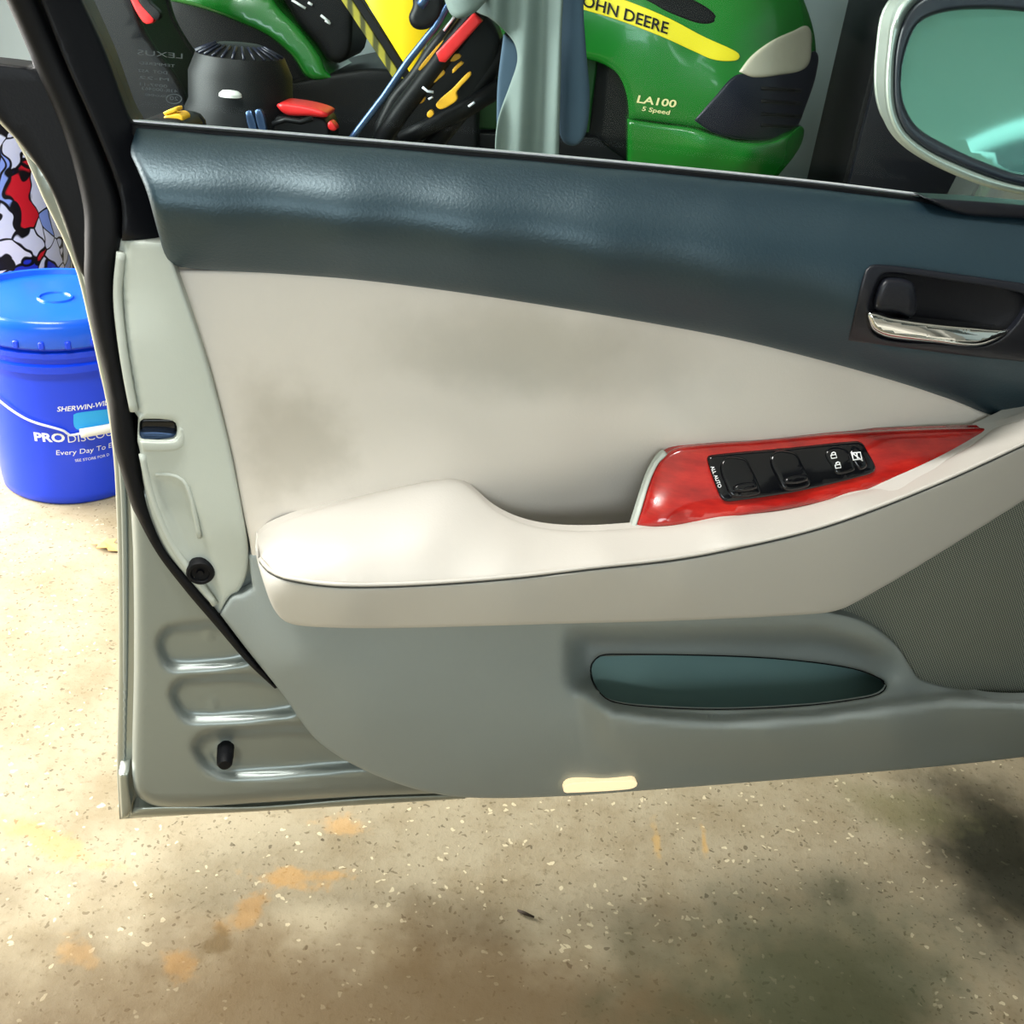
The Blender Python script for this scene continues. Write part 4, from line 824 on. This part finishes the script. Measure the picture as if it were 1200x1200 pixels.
# tall black cabinet at the right
cx = PlaneFrame((0, 3.5, 0), 0).world(1014, 110, 0)[0]
cb = empty('black_cabinet', (cx, 3.5, 0)); tag(cb, 'tall black cabinet against the back wall behind the side mirror', 'cabinet')
box('cabinet_body', (.42, .26, .95), (.84, .50, 1.9), MT['black'], cb, .012)
for k in (0, 1):
    dr = box('cabinet_door', (.215 + k * .41, -.005, 1.0), (.40, .03, 1.72), MT['bezeldark'], cb, .006)
    tube('door_pull', [(.385 + k * .07, -.045, .9), (.385 + k * .07, -.045, 1.08)], .007, MT['steelblue'], dr, 8)
box('plinth', (.42, .27, .05), (.80, .46, .1), MT['black'], cb, .004)

# ------------------------------------------------------------------ blue bucket
bc = floor_pt(90, 560); BX, BY = -0.862, 1.76
bk = empty('paint_bucket', (BX, BY, 0)); tag(bk, 'blue plastic paint bucket with lid and wire handle on the concrete floor', 'bucket')
lathe('bucket_body', [(0, .006), (.118, .006), (.124, 0), (.130, .006), (.1315, .02), (.1425, .262), (.1425, .268), (.151, .270), (.152, .283), (.146, .286), (.146, .296), (.153, .298), (.154, .308), (.147, .311), (.148, .345)], MT['blue'], bk, 72)
lid = lathe('lid', [(.157, .318), (.159, .322), (.159, .352), (.156, .362), (.151, .366), (.147, .364), (.144, .356), (.139, .355), (.08, .3565), (.02, .357), (0, .357)], MT['bluelid'], bk, 72)
for k in range(24):
    a = 2 * math.pi * k / 24
    box('lid_rib', (.159 * math.cos(a), .159 * math.sin(a), .325), (.006, .010, .014), MT['blue'], lid, .002, rot=Matrix.Rotation(a, 4, 'Z'), seg=1)
lathe('lid_ring', [(.024, .3565), (.026, .360), (.030, .360), (.032, .3565)], MT['bluelid'], lid, 36)
class CylFrame:
    """upright wall of the bucket"""
    nloc = np.array([0, 0, 0.0])
    def rad(s, z): return .1315 + (z - .02) * .0455
    def loc(s, px, py, d=0.0):
        r = ray(px, py); o = CAM - np.array([BX, BY, 0]); d = np.broadcast_to(np.asarray(d, float), np.shape(px)); R = np.full(np.shape(px), .137) + d
        for _ in range(6):
            a = (r[..., :2] ** 2).sum(-1); b = (r[..., :2] * o[:2]).sum(-1); c = (o[:2] ** 2).sum() - R ** 2
            t = (-b - np.sqrt(np.maximum(b * b - a * c, 0))) / a; p = o + r * t[..., None]; R = s.rad(p[..., 2]) + d
        return p
    def camloc(s): return CAM - np.array([BX, BY, 0])
CY = CylFrame()
def wraptext(sx, px, py, h, bold=0.0, shear=0.0, width=None):
    V, F = textmesh(sx, shear, bold); p = CY.loc(np.array([px]), np.array([py]), np.array([0.0]))[0]; a0 = math.atan2(p[1], p[0]); sc = h / .7
    if width: V[:, 0] *= width
    z = p[2] + V[:, 1] * sc; R = np.array([CY.rad(q) for q in z]) + .0008; a = a0 + V[:, 0] * sc / R
    link('lettering', np.c_[R * np.cos(a), R * np.sin(a), z], F, MT['white'], bk, smooth=False)
wraptext('SHERWIN-WILLIAMS', 67, 482, .0095, .012, .25); wraptext('PRO', 41, 516, .0165, .035, 0, 1.17); wraptext('DISCOUNTS', 80, 518.5, .0150, -.005, 0, 1.05)
wraptext('Every Day To E', 66, 533, .0100, 0, .1, 1.1); wraptext('SEE STORE FOR D', 88, 541, .0055, 0, 0)
relief('sticker', [(86, 486, 1), (90, 484), (130, 479, 1), (150, 476, 1), (150, 497, 1), (120, 500), (93, 504), (87, 500)], con(.001), MT['sky'], bk, CY, thick=0, edge=(1, 0), step=5)
hp_ = spline([(-28, 440), (0, 470), (33, 492), (75, 505), (82, 510), (94, 508), (130, 503), (150, 498)], 5, closed=False)
tube('wire_handle', CY.loc(hp_[:, 0], hp_[:, 1], .006), .0022, MT['wire'], bk, 8)
gp = spline([(94, 508), (125, 502.5), (150, 497)], 6, closed=False)
tube('handle_grip', CY.loc(gp[:, 0], gp[:, 1], .010), .0085, MT['lampwhite'], bk, 10)

# bin with a printed graphic behind the bucket
gb = empty('printed_bin', (-1.27, 2.22, 0)); tag(gb, 'bin printed with a white, blue and red abstract graphic behind the blue bucket', 'bin')
lathe('bin_body', [(0, .01), (.19, .01), (.20, .02), (.225, .60), (.23, .61), (.23, .64), (.222, .645), (.21, .64), (.2, .1), (0, .1)], MT['graphic'], gb, 56)
lathe('red_band', [(.2085, .17), (.2115, .175), (.2145, .225), (.212, .23)], MT['red'], gb, 56)

# dry leaf and twig
lp = floor_pt(122, 640)
outl = [(-.035, 0), (-.024, .012), (-.018, .008), (-.006, .022), (0, .012), (.012, .018), (.016, .008), (.034, 0), (.018, -.007), (.010, -.017), (0, -.011), (-.010, -.020), (-.016, -.008), (-.026, -.010)]
V = [(0, 0, .010)] + [(x, y, .003 + .006 * abs(math.sin(9 * i))) for i, (x, y) in enumerate(outl)]; n = len(outl)
V += [(x, y, z - .0012) for x, y, z in V]; m_ = n + 1
F = [(0, 1 + i, 1 + (i + 1) % n) for i in range(n)] + [(m_, m_ + 1 + (i + 1) % n, m_ + 1 + i) for i in range(n)] + [(1 + i, m_ + 1 + i, m_ + 1 + (i + 1) % n, 1 + (i + 1) % n) for i in range(n)]
lf = link('dry_leaf', V, F, MT['leaf'], smooth=False); lf.location = (lp[0], lp[1], 0.0005); lf.rotation_euler = (0, 0, 2.7)
tag(lf, 'dry tan leaf lying on the floor beside the door edge', 'leaf')
tw = floor_pt(616, 1073)
t_ = tube('twig', [(-.010, .004, .0025), (-.002, 0, .004), (.010, -.003, .0025)], [.0014, .0022, .0012], MT['twig'], None, 7); t_.location = (tw[0], tw[1], 0)
tag(t_, 'short dark twig on the stained concrete below the door', 'twig')
